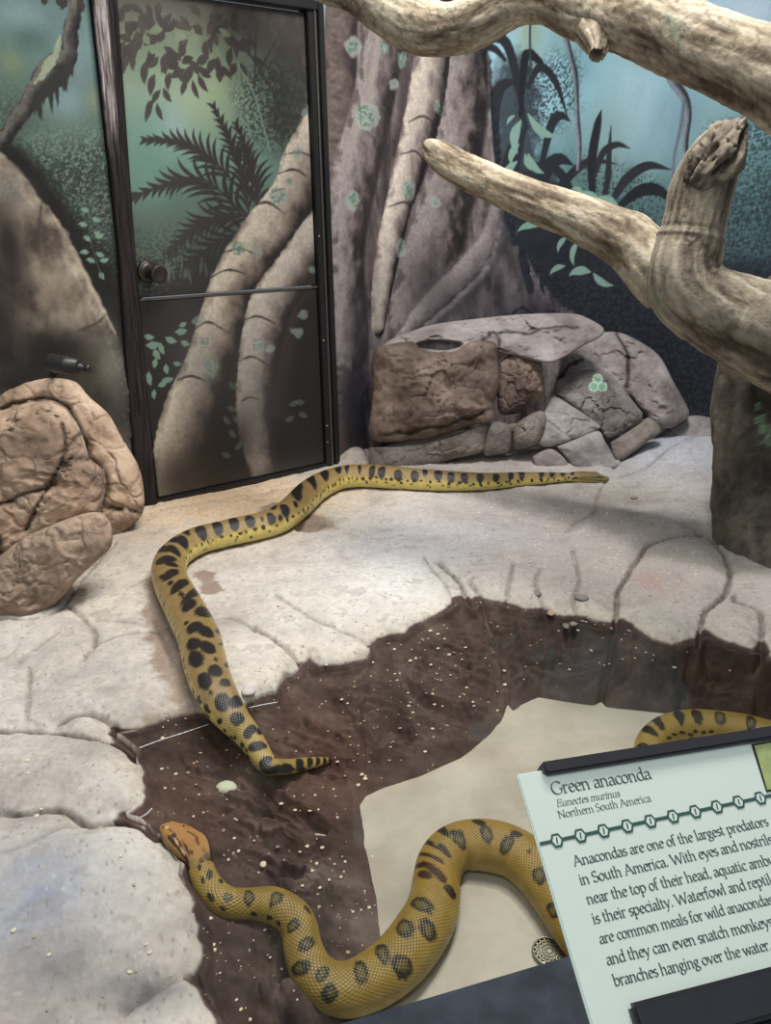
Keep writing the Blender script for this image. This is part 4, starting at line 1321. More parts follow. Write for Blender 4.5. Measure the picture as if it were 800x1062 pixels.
o = boulder('boulder', [(688, 449), (700, 438), (718, 431), (736, 433), (752, 440), (756, 452), (730, 457), (707, 459)], on_z(705, 462, 0)[1], .9, .04, G1, boulder_mat, .08, seed=5.1, rough=.008, nb=110, nr=28)
tag(o, 'pale flat rock between the back rock pile and the grey tree trunk', 'rock', BG)
# ================================================================ dead tree limbs
bark_mat = tinted('weathered_bark', rough=.8, spec=.25, layers=((22, .012, .5), (90, .005, .6), (300, .0015, .4)), var=.16, vscale=70)


def limb(name, pts, light, mid, dark, rough=.10, seed=0., nseg=72, nr=180, cap0='round', cap1='round', ragged=0., knots=(), rings=0., fine=1.0, patch=()):
    """pts: (px, py, width px, distance) down the middle of the limb"""
    Q = smooth_path(np.array([[*at_depth(p[0], p[1], p[3]), p[2] * .5 * p[3] / FPX] for p in pts]), nr)
    P, R = Q[:, :3], Q[:, 3].copy()
    T = tube_frames(P)
    ref = np.array([0, 0, 1.0]) if abs(T[0][2]) < .8 else np.array([0, 1.0, 0])
    N = []
    for i in range(nr):
        if i:
            ref = N[-1]
        v = ref - T[i] * (ref @ T[i])
        N.append(v / np.linalg.norm(v))
    N = np.array(N)
    B = np.cross(T, N)
    if cap0 == 'round':
        k = int(nr * .03) + 2
        R[:k] *= np.sqrt(np.clip(1 - (1 - np.arange(k) / k) ** 2, 0.03, 1))
    if cap1 == 'round':
        k = int(nr * .03) + 2
        R[-k:] *= np.sqrt(np.clip(1 - (np.arange(k) / k) ** 2, 0.03, 1))
    th = np.linspace(0, 2 * np.pi, nseg, endpoint=False)
    s = np.concatenate([[0], np.cumsum(np.linalg.norm(np.diff(P, axis=0), axis=1))])
    TH, SS = np.meshgrid(th, s)
    X, Y = np.cos(TH), np.sin(TH)
    n = fbm(X * 1.3 + seed, Y * 1.3, SS * 4, 3)
    st = fbm(X * 5 + seed, Y * 5, SS * 7 + 1.5 * n, 4)
    wr = 1 - np.abs(np.sin(SS * 55 + 3.5 * n + 2.0 * np.sin(TH + seed)))
    cr = np.clip(ridged(X * 4 + seed, Y * 4, SS * 9, 3) - 1.15, 0, 1)
    rr = R[:, None] * (1 + rough * n * .8 + rough * .35 * st * fine - rough * .6 * cr * fine + rings * wr ** 6)
    for (kp, kt, ks, ka, kh) in knots:      # (position 0..1, angle, length m, angular width, height m)
        d = np.angle(np.exp(1j * (TH - kt)))
        rr = rr + kh * np.exp(-((SS / s[-1] - kp) * s[-1] / ks) ** 2 - (d / ka) ** 2)
    V = P[:, None] + (N[:, None] * X[..., None] + B[:, None] * Y[..., None]) * rr[..., None]
    if ragged:                               # torn end: splinters of unequal length
        e = sstep(.86, 1, SS / s[-1])
        sp = ragged * (noise3(X * 3 + seed, Y * 3, .3) + .6 * noise3(X * 7, Y * 7, 1.3))
        V = V + T[:, None] * (e * sp)[..., None]
    flat = V.reshape(-1, 3)
    q = (n + .5 * st + .35 * fbm(X * 9, Y * 9, SS * 40, 3)).ravel()
    col = ramp((-.8, dark), (-.1, mid), (.6, light))(q)
    col = col * (1 - .45 * np.clip(cr, 0, 1).ravel()[:, None] * fine)
    if rings:
        col = col * (1 - .35 * (wr ** 8).ravel()[:, None])
    pp, _ = project(flat)
    nn = fbm(flat[:, 0] * 40, flat[:, 1] * 40, flat[:, 2] * 40, 2)
    for (x, y, r, c, al) in patch:
        d = np.hypot(pp[:, 0] - x, pp[:, 1] - y) / r + .12 * nn
        w = al * (1 - sstep(.85, 1.05, d))
        cc = np.where((d > .74)[:, None], c * 1.22, c)
        col = col * (1 - w[:, None]) + cc * w[:, None]
    F = grid_faces(nr, nseg, True)
    V2 = np.vstack([flat, P[:1] - T[:1] * 0, P[-1:] + T[-1:] * (-.05 if ragged else 0)])
    a, bb = len(flat), len(flat) + 1
    j = np.arange(nseg)
    caps = [[a, int((k + 1) % nseg), int(k)] for k in j] + [[bb, int((nr - 1) * nseg + k), int((nr - 1) * nseg + (k + 1) % nseg)] for k in j]
    col = np.vstack([col, dark[None], dark[None] * (.6 if ragged else 1)])
    me = bpy.data.meshes.new(name)
    me.from_pydata([tuple(v) for v in V2], [], [tuple(f) for f in F.tolist()] + caps)
    me.polygons.foreach_set('use_smooth', np.ones(len(me.polygons), bool))
    at = me.color_attributes.new('tint', 'FLOAT_COLOR', 'POINT')
    c4 = np.ones((len(V2), 4))
    c4[:, :3] = lin(np.clip(col, 0, 1))
    at.data.foreach_set('color', c4.ravel().astype(np.float32))
    me.update()
    import bmesh
    bm = bmesh.new()
    bm.from_mesh(me)
    bmesh.ops.recalc_face_normals(bm, faces=bm.faces)
    bm.to_mesh(me)
    bm.free()
    return link(name, me, bark_mat)


LT, MD, DK_ = rgb(192, 180, 158), rgb(150, 136, 114), rgb(92, 78, 64)
o = limb('overhead_branch', [(250, -95, 40, 2.86), (296, -48, 40, 2.8), (334, -23, 42, 2.75), (366, -12, 44, 2.7), (400, 8, 50, 2.62), (432, 25, 54, 2.56), (464, 31, 48, 2.5), (500, 20, 50, 2.42), (536, 0, 50, 2.36), (570, -4, 52, 2.3), (604, 6, 64, 2.24), (640, 14, 68, 2.18),
                            (680, 28, 72, 2.1), (720, 46, 74, 2.04), (760, 62, 78, 1.98), (800, 79, 84, 1.92), (850, 104, 92, 1.86), (910, 134, 98, 1.8), (980, 170, 102, 1.76), (1070, 220, 108, 1.74)],
          LT, MD, DK_, rough=.09, seed=3.3, nr=340, nseg=90, rings=.012, patch=[(694, 20, 8, rgb(132, 140, 116), .6), (700, 32, 8, rgb(132, 140, 116), .6), (706, 44, 6, rgb(132, 140, 116), .5)])
tag(o, 'thick pale gnarled branch crossing the top of the enclosure', 'branch')
kb = limb('knot', [(612, 30, 34, 2.20), (617, 40, 30, 2.17), (620, 50, 22, 2.15), (619, 57, 15, 2.14)], LT, MD, DK_, rough=.16, seed=8.1, nr=40, nseg=40, cap1='', ragged=.01)
kb.parent = o

tree = empty('dead_tree', tuple(on_z(775, 540, 0)))
tag(tree, 'forked grey dead tree with a broken stub, standing at the right', 'tree')
GR_L, GR_M, GR_D = rgb(176, 166, 146), rgb(132, 121, 104), rgb(76, 68, 58)
trunk = limb('trunk', [(836, 600, 158, 2.86), (828, 560, 160, 2.9), (822, 500, 152, 2.94), (818, 450, 146, 2.96), (818, 400, 142, 2.96), (830, 350, 136, 2.94), (852, 310, 112, 2.94)],
             rgb(118, 110, 98), rgb(92, 84, 76), rgb(62, 56, 50), rough=.09, seed=1.7, nr=120, nseg=90, cap0='', patch=[(790, 436, 6, rgb(112, 140, 112), .8), (796, 446, 7, rgb(112, 140, 112), .8), (797, 458, 6, rgb(112, 140, 112), .8), (786, 422, 4, rgb(112, 140, 112), .8)])
limb_ = limb('limb', [(905, 385, 92, 2.92), (866, 376, 102, 2.76), (828, 361, 102, 2.64), (790, 344, 96, 2.57), (756, 328, 86, 2.57), (730, 314, 78, 2.57), (713, 299, 76, 2.57), (709, 280, 72, 2.565), (714, 258, 67, 2.56), (721, 228, 61, 2.54), (728, 198, 61, 2.52), (736, 174, 58, 2.50), (748, 152, 44, 2.49), (758, 138, 28, 2.48)],
             GR_L, GR_M, GR_D, rough=.09, seed=5.5, nr=260, nseg=90, cap0='', cap1='', ragged=.035, knots=((.775, 0, .005, 9, .006), (.79, 0, .003, 9, -.006), (.86, 2.2, .05, 1.2, .008)),
             patch=[(680, 312, 8, rgb(128, 138, 112), .5), (688, 322, 6, rgb(128, 138, 112), .5), (682, 328, 6, rgb(128, 138, 112), .5)])
branch = limb('branch', [(443, 150, 12, 3.12), (449, 156, 24, 3.1), (462, 165, 32, 3.06), (482, 177, 34, 3.02), (520, 195, 37, 2.94), (560, 211, 41, 2.87), (600, 226, 46, 2.8), (636, 243, 54, 2.74), (664, 262, 60, 2.69), (684, 286, 62, 2.65), (700, 305, 56, 2.63)],
              LT, MD, DK_, rough=.10, seed=7.7, nr=220, nseg=72, cap0='', knots=((.78, .2, .05, .5, .012),))
wood = limb('rotten_wood', [(716, 196, 26, 2.47), (730, 180, 40, 2.455), (744, 162, 44, 2.45), (758, 144, 34, 2.45), (770, 130, 12, 2.46)], rgb(132, 122, 106), rgb(70, 62, 54), rgb(28, 24, 22), rough=.55, seed=2.9, nr=110, nseg=60, ragged=.03, fine=1.5)
adopt(tree, trunk, limb_, branch, wood)
# ================================================================ the two anacondas
def skin_mat(name, rough):
    m, nt, b = node_mat(name)
    at = nt.nodes.new('ShaderNodeAttribute')
    at.attribute_name = 'tint'
    uv = nt.nodes.new('ShaderNodeUVMap')
    uv.uv_map = 'along'
    sep = nt.nodes.new('ShaderNodeSeparateXYZ')
    nt.links.new(uv.outputs['UV'], sep.inputs[0])

    def mth(op, a, bb=None):
        n = nt.nodes.new('ShaderNodeMath')
        n.operation = op
        for k, v in ((0, a), (1, bb)):
            if v is None:
                continue
            if isinstance(v, (int, float)):
                n.inputs[k].default_value = v
            else:
                nt.links.new(v, n.inputs[k])
        return n.outputs[0]
    # diamond scales: product of two diagonal waves
    u = mth('MULTIPLY', sep.outputs['X'], 2 * math.pi / .0092)
    v = mth('MULTIPLY', sep.outputs['Y'], 2 * math.pi / .0080)
    a = mth('ABSOLUTE', mth('SINE', mth('MULTIPLY', mth('ADD', u, v), .5)))
    c = mth('ABSOLUTE', mth('SINE', mth('MULTIPLY', mth('SUBTRACT', u, v), .5)))
    h = mth('MULTIPLY', mth('POWER', a, .5), mth('POWER', c, .5))
    mr = nt.nodes.new('ShaderNodeMapRange')
    mr.inputs['From Max'].default_value = .55
    mr.inputs['To Min'].default_value = .80
    nt.links.new(h, mr.inputs['Value'])
    vm = nt.nodes.new('ShaderNodeVectorMath')
    vm.operation = 'SCALE'
    nt.links.new(at.outputs['Color'], vm.inputs[0])
    nt.links.new(mr.outputs['Result'], vm.inputs['Scale'])
    nt.links.new(vm.outputs['Vector'], b.inputs['Base Color'])
    bp = nt.nodes.new('ShaderNodeBump')
    bp.inputs['Strength'].default_value = .55
    bp.inputs['Distance'].default_value = .0015
    nt.links.new(h, bp.inputs['Height'])
    nt.links.new(bp.outputs['Normal'], b.inputs['Normal'])
    b.inputs['Roughness'].default_value = rough
    b.inputs['Specular IOR Level'].default_value = .45
    return m


class Snake:
    def __init__(self, pts, nr=1000, nseg=64, lift=.80, flat=.86, seed=0):
        """pts: (px, py, width px, height/width or None, fixed z or None); head first"""
        rows = []
        free = np.array([not (len(p) > 4 and p[4] is not None) for p in pts])
        for p in pts:
            p = (tuple(p) + (None, None))[:5]
            r = p[2] * .5 * 2.2 / FPX
            for _ in range(5):
                if p[4] is not None:
                    c = on_z(p[0], p[1], p[4])
                else:
                    c = on_ground(p[0], p[1], r * (p[3] or flat) * lift)
                t = (c - CAMP) @ fw
                r = p[2] * .5 * t / FPX
            rows.append([*c, r, p[3] or flat])
        rows = np.array(rows)
        z0 = rows[:, 2].copy()
        zs = z0.copy()
        for _ in range(3):                       # the body bridges small dips in the rock
            zs[1:-1] = np.where(free[1:-1], .25 * zs[:-2] + .5 * zs[1:-1] + .25 * zs[2:], zs[1:-1])
        zs = np.maximum(zs, z0 - .35 * rows[:, 3])
        for i, p in enumerate(pts):
            rows[i, :3] = on_z(p[0], p[1], zs[i])
        Q = smooth_path(rows, nr)
        self.P, self.R, self.HR = Q[:, :3], Q[:, 3], Q[:, 4]
        k = np.ones(15) / 15
        pz = np.convolve(np.pad(self.P[:, 2], 7, mode='edge'), k, 'valid')
        self.P[:, 2] = pz
        self.nr, self.nseg = nr, nseg
        T = tube_frames(self.P)
        U = np.array([0, 0, 1.0]) - T * T[:, 2:3]
        U /= np.linalg.norm(U, axis=1)[:, None]
        Lt = np.cross(T, U)              # right-hand side when looking from the head towards the tail
        self.T, self.U, self.L = T, U, Lt
        self.s = np.concatenate([[0], np.cumsum(np.linalg.norm(np.diff(self.P, axis=0), axis=1))])
        self.th = np.linspace(-np.pi, np.pi, nseg, endpoint=False)     # 0 = spine
        self.TH, self.SS = np.meshgrid(self.th, self.s)
        self.seed = seed

    def shape(self, headfn=None):
        c, s = np.cos(self.TH), np.sin(self.TH)
        r = self.R[:, None]
        x = r * np.sign(s) * np.abs(s) ** .95
        hr = self.HR[:, None]
        y = r * hr * np.where(c > 0, np.abs(c) ** .95, -np.abs(c) ** .8 * .82)
        if headfn:
            x, y = headfn(self, x, y)
        self.V = self.P[:, None] + self.L[:, None] * x[..., None] + self.U[:, None] * y[..., None]
        self.px, self.dep = project(self.V.reshape(-1, 3))
        self.px = self.px.reshape(self.nr, self.nseg, 2)
        self.dep = self.dep.reshape(self.nr, self.nseg)
        N = self.L[:, None] * (x / (self.R[:, None] + 1e-9))[..., None] + self.U[:, None] * (y / (self.R[:, None] + 1e-9))[..., None]
        self.front = ((self.V - CAMP) * N).sum(-1) < 0

    def locate(self, px, py, near=None):
        d = np.hypot(self.px[..., 0] - px, self.px[..., 1] - py) + np.where(self.front, 0, 200) + 0 * self.dep
        i, j = np.unravel_index(np.argmin(d), d.shape)
        return i, j

    def spot(self, px, py, a, b, ang, color, seed=0., center=None, edge=.16, wob=.22):
        """dark blotch measured in the photo: half length a, half width b (px), angle of its long axis in the photo"""
        i, j = self.locate(px, py)
        m = self.dep[i, j] / FPX
        # local axes of the skin as they appear in the photo
        i2 = min(self.nr - 1, i + 4)
        i0 = max(0, i - 4)
        es = (self.px[i2, j] - self.px[i0, j]) / (self.s[i2] - self.s[i0])
        j2, j0 = (j + 2) % self.nseg, (j - 2) % self.nseg
        dth = 4 * 2 * np.pi / self.nseg * self.R[i]
        et = (self.px[i, j2] - self.px[i, j0]) / dth
        M = np.array([es, et]).T
        try:
            Mi = np.linalg.inv(M)
        except np.linalg.LinAlgError:
            return
        ca, sa = math.cos(math.radians(ang)), math.sin(math.radians(ang))
        va = Mi @ np.array([ca * a, sa * a])
        vb = Mi @ np.array([-sa * b, ca * b])
        lim = 4 * max(a, b) * m
        lim2 = lim * 2
        va = va * min(1, lim / (np.linalg.norm(va) + 1e-9))
        vb = vb * min(1, lim / (np.linalg.norm(vb) + 1e-9))
        K = np.linalg.inv(np.array([va, vb]).T)
        w = np.where(np.abs(self.s - self.s[i]) < lim2)[0]
        sl = slice(w[0], w[-1] + 1)
        ds = self.SS[sl] - self.s[i]
        dt = np.angle(np.exp(1j * (self.TH[sl] - self.th[j]))) * self.R[sl][:, None]
        q = np.stack([K[0, 0] * ds + K[0, 1] * dt, K[1, 0] * ds + K[1, 1] * dt], -1)
        rr = np.hypot(q[..., 0], q[..., 1]) + wob * fbm(ds * 90 + seed * 7.1, dt * 90, px * .13 + py * .07, 2)
        al = 1 - sstep(1 - edge, 1 + edge, rr)
        self.col[sl] = self.col[sl] * (1 - al[..., None]) + color * al[..., None]
        if center is not None:
            n = fbm(ds * 160, dt * 160, px * .1, 2)
            al = (1 - sstep(.35, .75, rr + .25 * n)) * .8
            self.col[sl] = self.col[sl] * (1 - al[..., None]) + center * al[..., None]

    def dab(self, s0, th0, ls, lt, color, alpha=1.0):
        """spot given in skin metres, for the flanks the photo does not show"""
        w = np.where(np.abs(self.s - s0) < ls * 2.2)[0]
        if len(w) == 0:
            return
        sl = slice(w[0], w[-1] + 1)
        ds = (self.SS[sl] - s0) / ls
        dt = np.angle(np.exp(1j * (self.TH[sl] - th0))) * self.R[sl][:, None] / lt
        rr = np.hypot(ds, dt) + .25 * fbm(ds * 1.6 + s0 * 31, dt * 1.6, th0, 2)
        al = alpha * (1 - sstep(.8, 1.15, rr))
        self.col[sl] = self.col[sl] * (1 - al[..., None]) + color * al[..., None]

    def build(self, name, mat):
        n = self.nr * self.nseg
        V = np.vstack([self.V.reshape(-1, 3), self.P[:1] - self.T[:1] * self.R[0] * .25, self.P[-1:] + self.T[-1:] * self.R[-1] * .5])
        C = np.vstack([self.col.reshape(-1, 3), self.col[0].mean(0)[None], self.col[-1].mean(0)[None]])
        j = np.arange(self.nseg)
        caps = np.vstack([np.stack([np.full(self.nseg, n), (j + 1) % self.nseg, j], 1), np.stack([np.full(self.nseg, n + 1), (self.nr - 1) * self.nseg + j, (self.nr - 1) * self.nseg + (j + 1) % self.nseg], 1)])
        F = grid_faces(self.nr, self.nseg, True).tolist() + caps.tolist()
        dens = 1 + 1.6 * (1 - sstep(self.nhead * .8, self.nhead * 1.3, np.arange(self.nr)))      # finer scales on the head
        sd = np.concatenate([[0], np.cumsum(np.diff(self.s) * dens[1:])])
        uv = np.stack([np.repeat(sd[:, None], self.nseg, 1), self.TH * (self.R * dens)[:, None]], -1).reshape(-1, 2)
        uv = np.vstack([uv, uv[:1], uv[-1:]])
        me = mesh_np(name, V, F, C, uv)
        import bmesh
        bm = bmesh.new()
        bm.from_mesh(me)
        bmesh.ops.recalc_face_normals(bm, faces=bm.faces)
        bm.to_mesh(me)
        bm.free()
        return link(name, me, mat)


def ball(name, c, r, mat, parent, sq=(1, 1, 1)):
    import bmesh
    bm = bmesh.new()
    bmesh.ops.create_uvsphere(bm, u_segments=20, v_segments=12, radius=r)
    for v in bm.verts:
        v.co = Vector((v.co.x * sq[0], v.co.y * sq[1], v.co.z * sq[2])) + Vector(c)
    me = bpy.data.meshes.new(name)
    bm.to_mesh(me)
    bm.free()
    me.polygons.foreach_set('use_smooth', np.ones(len(me.polygons), bool))
    return link(name, me, mat, parent)


BLK = rgb(30, 28, 26)
eye_mat = plain('snake_eye', rgb(40, 28, 16), .12, 0, .7, .2, 200)


def head_shape(n_head):
    """wedge head: flat crown, square lips, brow ridges over the eyes"""
    def f(sn, x, y):
        i = np.arange(sn.nr)[:, None]
        h = 1 - sstep(n_head * .75, n_head * 1.25, i)
        c, s = np.cos(sn.TH), np.sin(sn.TH)
        r = sn.R[:, None]
        # squarer section and flattened crown on the head
        xx = r * np.sign(s) * np.abs(s) ** .7
        yy = r * sn.HR[:, None] * np.sign(c) * np.abs(c) ** .75 * np.where(c > 0, .92, .95)
        brow = np.exp(-((i - n_head * .42) / (n_head * .12)) ** 2) * np.exp(-((np.abs(sn.TH) - .75) / .28) ** 2)
        lip = np.exp(-((np.abs(sn.TH) - 1.75) / .10) ** 2) * sstep(0, n_head * .2, i)
        yy = yy + r * .24 * brow
        xx = xx * (1 - .06 * lip)
        return x * (1 - h) + xx * h, y * (1 - h) + yy * h
    return f


# ---- anaconda stretched along the ledge, tail in the water
A_PTS = [(631, 497, 3.5, .75), (628, 496.5, 8, .75), (622, 496, 12, .72), (614, 495, 15, .70), (606, 494.5, 16, .70), (598, 494.5, 14, .76), (590, 495, 11.5, .82), (578, 495.5, 12.5), (560, 496.5, 15.5), (538, 497.5, 18), (520, 499, 20), (500, 500, 22.5), (480, 500, 24.5), (460, 499.5, 26),
         (440, 498.5, 27), (420, 497, 28), (400, 495.5, 29), (382, 494.5, 29), (365, 494.5, 29), (350, 497, 29), (337, 502, 30), (325, 509, 31), (315, 518, 32), (305, 528, 32), (293, 537, 33), (280, 543.5, 33), (262, 548, 33.5), (245, 551.5, 33.5),
         (226, 556, 33.5), (208, 560.5, 34), (192, 568, 34), (180, 578, 34.5), (175, 590, 35), (177, 602, 36), (183, 615, 38), (191, 630, 40), (199, 645, 42), (206, 660, 43.5), (211, 680, 44.5), (217, 702, 44, None, .046), (225, 720, 42, None, .038), (233, 734, 39, None, .026), (243, 747, 34, None, .010), (253, 758, 29.5, None, -.008),
         (262, 770, 26, None, -.026), (269, 781, 24, None, -.040), (274, 789, 22.5, None, -.048), (281, 794.5, 21, None, -.052), (291, 796, 19.5), (303, 795, 17.5), (316, 792.5, 14.5), (328, 790.5, 11.5), (337, 789, 8), (344, 788.5, 3)]
A = Snake(A_PTS, nr=1300, seed=1)
iA = int(np.argmin(np.abs(project(A.P)[0][:, 0] - 598) + np.abs(project(A.P)[0][:, 1] - 495)))
A.nhead = iA
A.shape(head_shape(iA))
at_ = np.abs(A.TH)
n_ = fbm(A.SS * 40, np.cos(A.TH) * 2, np.sin(A.TH) * 2, 3)
A.col = ramp((0, rgb(136, 113, 72)), (.8, rgb(144, 120, 74)), (1.12, rgb(160, 136, 82)), (1.38, rgb(208, 188, 104)), (2.4, rgb(214, 200, 128)), (3.2, rgb(200, 186, 130)))(at_ + .12 * n_)
A.col *= (1 + .05 * n_)[..., None]
tailw = sstep(A.s[-1] - .42, A.s[-1] - .30, A.SS)
A.col = A.col * (1 - .5 * tailw[..., None]) + rgb(186, 164, 84) * .5 * tailw[..., None]
# rows of small marks along both flanks, and generic blotches on the side turned away
rr_ = random.Random(5)
s_ = .16
while s_ < A.s[-1] - .1:
    for sg in (-1, 1):
        r0 = np.interp(s_, A.s, A.R)
        A.dab(s_ + rr_.uniform(-.01, .01), sg * rr_.uniform(1.22, 1.42), rr_.uniform(.005, .010), rr_.uniform(.005, .010) * min(1, r0 / .04), BLK, .95)
        if rr_.random() < .8:
            A.dab(s_ + rr_.uniform(-.02, .02), sg * rr_.uniform(1.5, 1.8), rr_.uniform(.004, .008), rr_.uniform(.003, .006), BLK, .9)
        A.dab(s_ + rr_.uniform(-.02, .02), sg * rr_.uniform(2.3, 2.9), rr_.uniform(.006, .014), rr_.uniform(.004, .008), BLK, .8)
    s_ += rr_.uniform(.028, .045)
# measured dorsal blotches
for (x, y, a, b, an) in ((594, 491, 2.2, 2, 0), (584, 491, 3, 2.2, 20), (573, 491, 3.2, 3, 80), (562, 490.5, 3.6, 3, 80), (541, 491, 5, 3.4, 60), (530, 493, 4.2, 3.2, 80), (515, 494.5, 5, 3.8, 90), (498, 495, 5.2, 4.2, 90), (482, 495, 6, 4.2, 90), (468, 494, 6.6, 4, 90),
                          (455, 492, 6.2, 4.4, 90), (441, 489, 3, 4, 0), (430, 492.5, 6.4, 4.6, 90), (413, 492, 6.8, 4.6, 90), (396, 489, 7.6, 4.2, 100), (386, 488, 8, 3.4, 100), (373, 485.5, 2.2, 5, 0), (360, 485.8, 2.4, 5, 0),
                          (351, 487, 4, 3.6, 60), (337, 491.5, 6.6, 4.6, 60), (322, 496, 8, 4.4, 50), (305, 500.5, 6, 2.6, -35),
                          (308, 512, 8.2, 5, 45), (296, 528, 8.2, 4.6, 60), (307, 523, 4.4, 2.2, 65), (281, 537, 7.6, 4.6, 70), (291, 536, 4, 2.4, 80), (272, 538, 3, 2, 70), (284, 526, 4, 2, -25), (259, 540, 7.6, 5.6, 66), (243, 542, 8.2, 5.4, 68), (226, 546, 8.8, 5.6, 66), (209, 552, 9.6, 5.8, 58), (192, 550, 4, 2.2, -20),
                          (189, 561, 9.4, 5, 48), (177, 558, 5, 2.4, -25), (180, 570, 10, 3.8, 36), (167, 569, 7.5, 3.4, -20), (172, 580, 13.5, 4.2, -12), (179, 585, 8, 2.6, 12), (168, 598, 3, 1.8, -50), (177, 595, 12, 4.6, -28), (187, 606, 14, 4.8, -32), (176, 605, 4, 2.4, -30),
                          (206, 613, 10, 4.4, 30), (187, 617, 5, 2.4, 60), (197, 627, 10.6, 5.2, -36), (213, 634, 10.4, 5.2, 20), (202, 650, 10.5, 5.4, -28), (194, 646, 3, 2, -50), (215, 655, 10, 5.8, 24), (200, 668, 9.4, 6.6, -24), (216, 671, 9.6, 6.4, 28), (202, 683, 9, 9.6, 10), (224, 695, 9, 6.4, 20), (211, 706, 8.4, 9.6, 0),
                          (234, 708, 6.4, 4.6, 14), (231, 728, 9, 10.4, 0), (246, 727, 7.6, 6.6, 0), (247, 746, 8.4, 7.6, 10), (260, 757, 9, 5, -30), (257, 762, 5, 5, 0), (267, 774, 12, 5.4, -12), (275, 790, 10, 5, -30), (283, 798, 8, 5, -20), (297, 797, 6.6, 6.4, 70), (311, 792, 4.4, 7.4, 0), (312, 798, 5, 4, 0), (322, 790, 3.4, 6, 0), (330, 789, 2.6, 5, 0), (337, 789, 2.2, 4.4, 0), (343, 788, 2.2, 3, 0),
                          (223, 684, 3, 2, 60), (218, 719, 3.4, 2.2, 60), (206, 727, 4, 2.2, 50), (216, 737, 4, 2.4, 50), (270, 758, 4, 2, 60), (232, 668, 4, 2, 60), (238, 690, 4, 2, 60), (229, 655, 4, 2, 60)):
    A.spot(x, y, a * .92, b * .95, an, BLK, seed=x, wob=.12)
# head: pale lip stripe, dark stripe behind the eye
hd = sstep(iA * 1.05, iA * .8, np.arange(A.nr))[:, None] * np.ones_like(A.TH)
A.col = A.col * (1 - .45 * hd[..., None]) + rgb(112, 98, 62) * .45 * hd[..., None]
for sg in (-1, 1):
    for q in np.linspace(.30, 1.15, 16):
        ii = int(iA * q)
        A.dab(A.s[ii], sg * (1.05 + .55 * (q - .3)), .006, .0035, rgb(44, 38, 30), .9)
    for q in np.linspace(.1, 1.0, 16):
        A.dab(A.s[int(iA * q)], sg * 1.62, .006, .0018, rgb(60, 50, 34), .8)
skinA = skin_mat('anaconda_skin', .30)
snakeA = A.build('green_anaconda', skinA)
tag(snakeA, 'long black-spotted anaconda stretched over the pale ledge, its tail dipping into the pool', 'snake')
ie = int(iA * .40)
for sg in (-1, 1):
    ball('eye', A.P[ie] + A.L[ie] * sg * A.R[ie] * .70 + A.U[ie] * A.R[ie] * A.HR[ie] * .62, .0042, eye_mat, snakeA)

# ---- anaconda lying in the pool
B_PTS = [(169.5, 855.5, 6, .62, -.004), (171, 857, 13, .62, -.004), (174.5, 859.5, 18.5, .62, -.006), (181, 864.5, 25, .60, -.008), (188, 869.5, 30, .58, -.01), (195, 874, 33.5, .57, -.014), (201, 879, 34, .58, -.018), (205, 885, 30.5, .66, -.022), (207.3, 892, 27, .78, -.026), (208.5, 900, 26.5, .86, -.035), (212, 910, 27.5), (217.5, 920, 29), (226, 930, 31),
         (238, 936.5, 33), (253, 938, 33.5), (268, 938, 35), (282, 939.5, 38), (296, 945, 38.5), (306, 954, 38.5), (311, 966, 39), (313.5, 980, 40), (318, 995, 42), (326, 1010, 46), (340, 1022, 51), (358, 1026.5, 55), (376, 1022, 57), (394, 1012, 58.5), (410, 1000, 59.5), (424, 985, 59.5),
         (436, 968, 58.5), (446, 950, 56), (451.5, 930, 52), (453, 912, 49), (456.5, 897, 49), (465, 885, 50), (478, 878, 52), (496, 876.5, 55), (514, 878.5, 56), (532, 884.5, 55), (548, 895, 54), (562, 910, 53), (575, 928, 52), (587, 948, 50.5), (600, 968, 49), (618, 990, 47), (650, 1012, 45),
         (690, 1015, 43), (740, 990, 42), (790, 940, 40), (830, 880, 38), (848, 828, 36), (838, 790, 35), (810, 768, 34), (778, 757, 33), (748, 752.5, 33), (720, 751, 33), (696, 755, 32), (679, 765, 30), (672, 780, 28), (676, 800, 25), (694, 826, 21), (720, 840, 16), (742, 846, 10), (756, 848, 4)]
B = Snake(B_PTS, nr=1700, seed=2, lift=.78)
pB = project(B.P)[0]
iB = int(np.argmin(np.hypot(pB[:, 0] - 206, pB[:, 1] - 889)))
B.nhead = iB
B.shape(head_shape(iB))
n_ = fbm(B.SS * 30, np.cos(B.TH) * 2, np.sin(B.TH) * 2, 4)
at_ = np.abs(B.TH)
B.col = ramp((0, rgb(140, 115, 52)), (.9, rgb(150, 125, 58)), (1.5, rgb(164, 144, 78)), (1.9, rgb(190, 172, 104)), (3.2, rgb(196, 182, 122)))(at_ + .2 * n_)
B.col *= (1 + .07 * n_)[..., None]
young = (sstep(.35, 1.0, B.SS) * (1 - sstep(1.35, 1.6, B.SS)))[..., None]
B.col = B.col * (1 - .25 * young) + rgb(160, 120, 42) * .25 * young
far_ = sstep(1.45, 1.75, B.SS)[..., None]
B.col = B.col * (1 - .5 * far_) + ramp((0, rgb(150, 130, 68)), (1.5, rgb(166, 148, 88)), (3.2, rgb(200, 188, 130)))(at_) * .5 * far_
SPT, SPC = rgb(38, 34, 18), rgb(116, 101, 46)
sB = .5
while sB < B.s[-1] - .1:
    for sg in (-1, 1):
        r0 = np.interp(sB, B.s, B.R)
        B.dab(sB + rr_.uniform(-.02, .02), sg * rr_.uniform(1.95, 2.1), .013, .007, SPT, .7)
        B.dab(sB + rr_.uniform(-.02, .02), sg * rr_.uniform(2.4, 2.8), .012, .008, SPT, .6)
    sB += rr_.uniform(.05, .08)
hid0 = int(np.argmin(np.hypot(pB[:, 0] - 610, pB[:, 1] - 980)))
hid1 = int(np.argmin(np.hypot(pB[:, 0] - 800, pB[:, 1] - 764)))
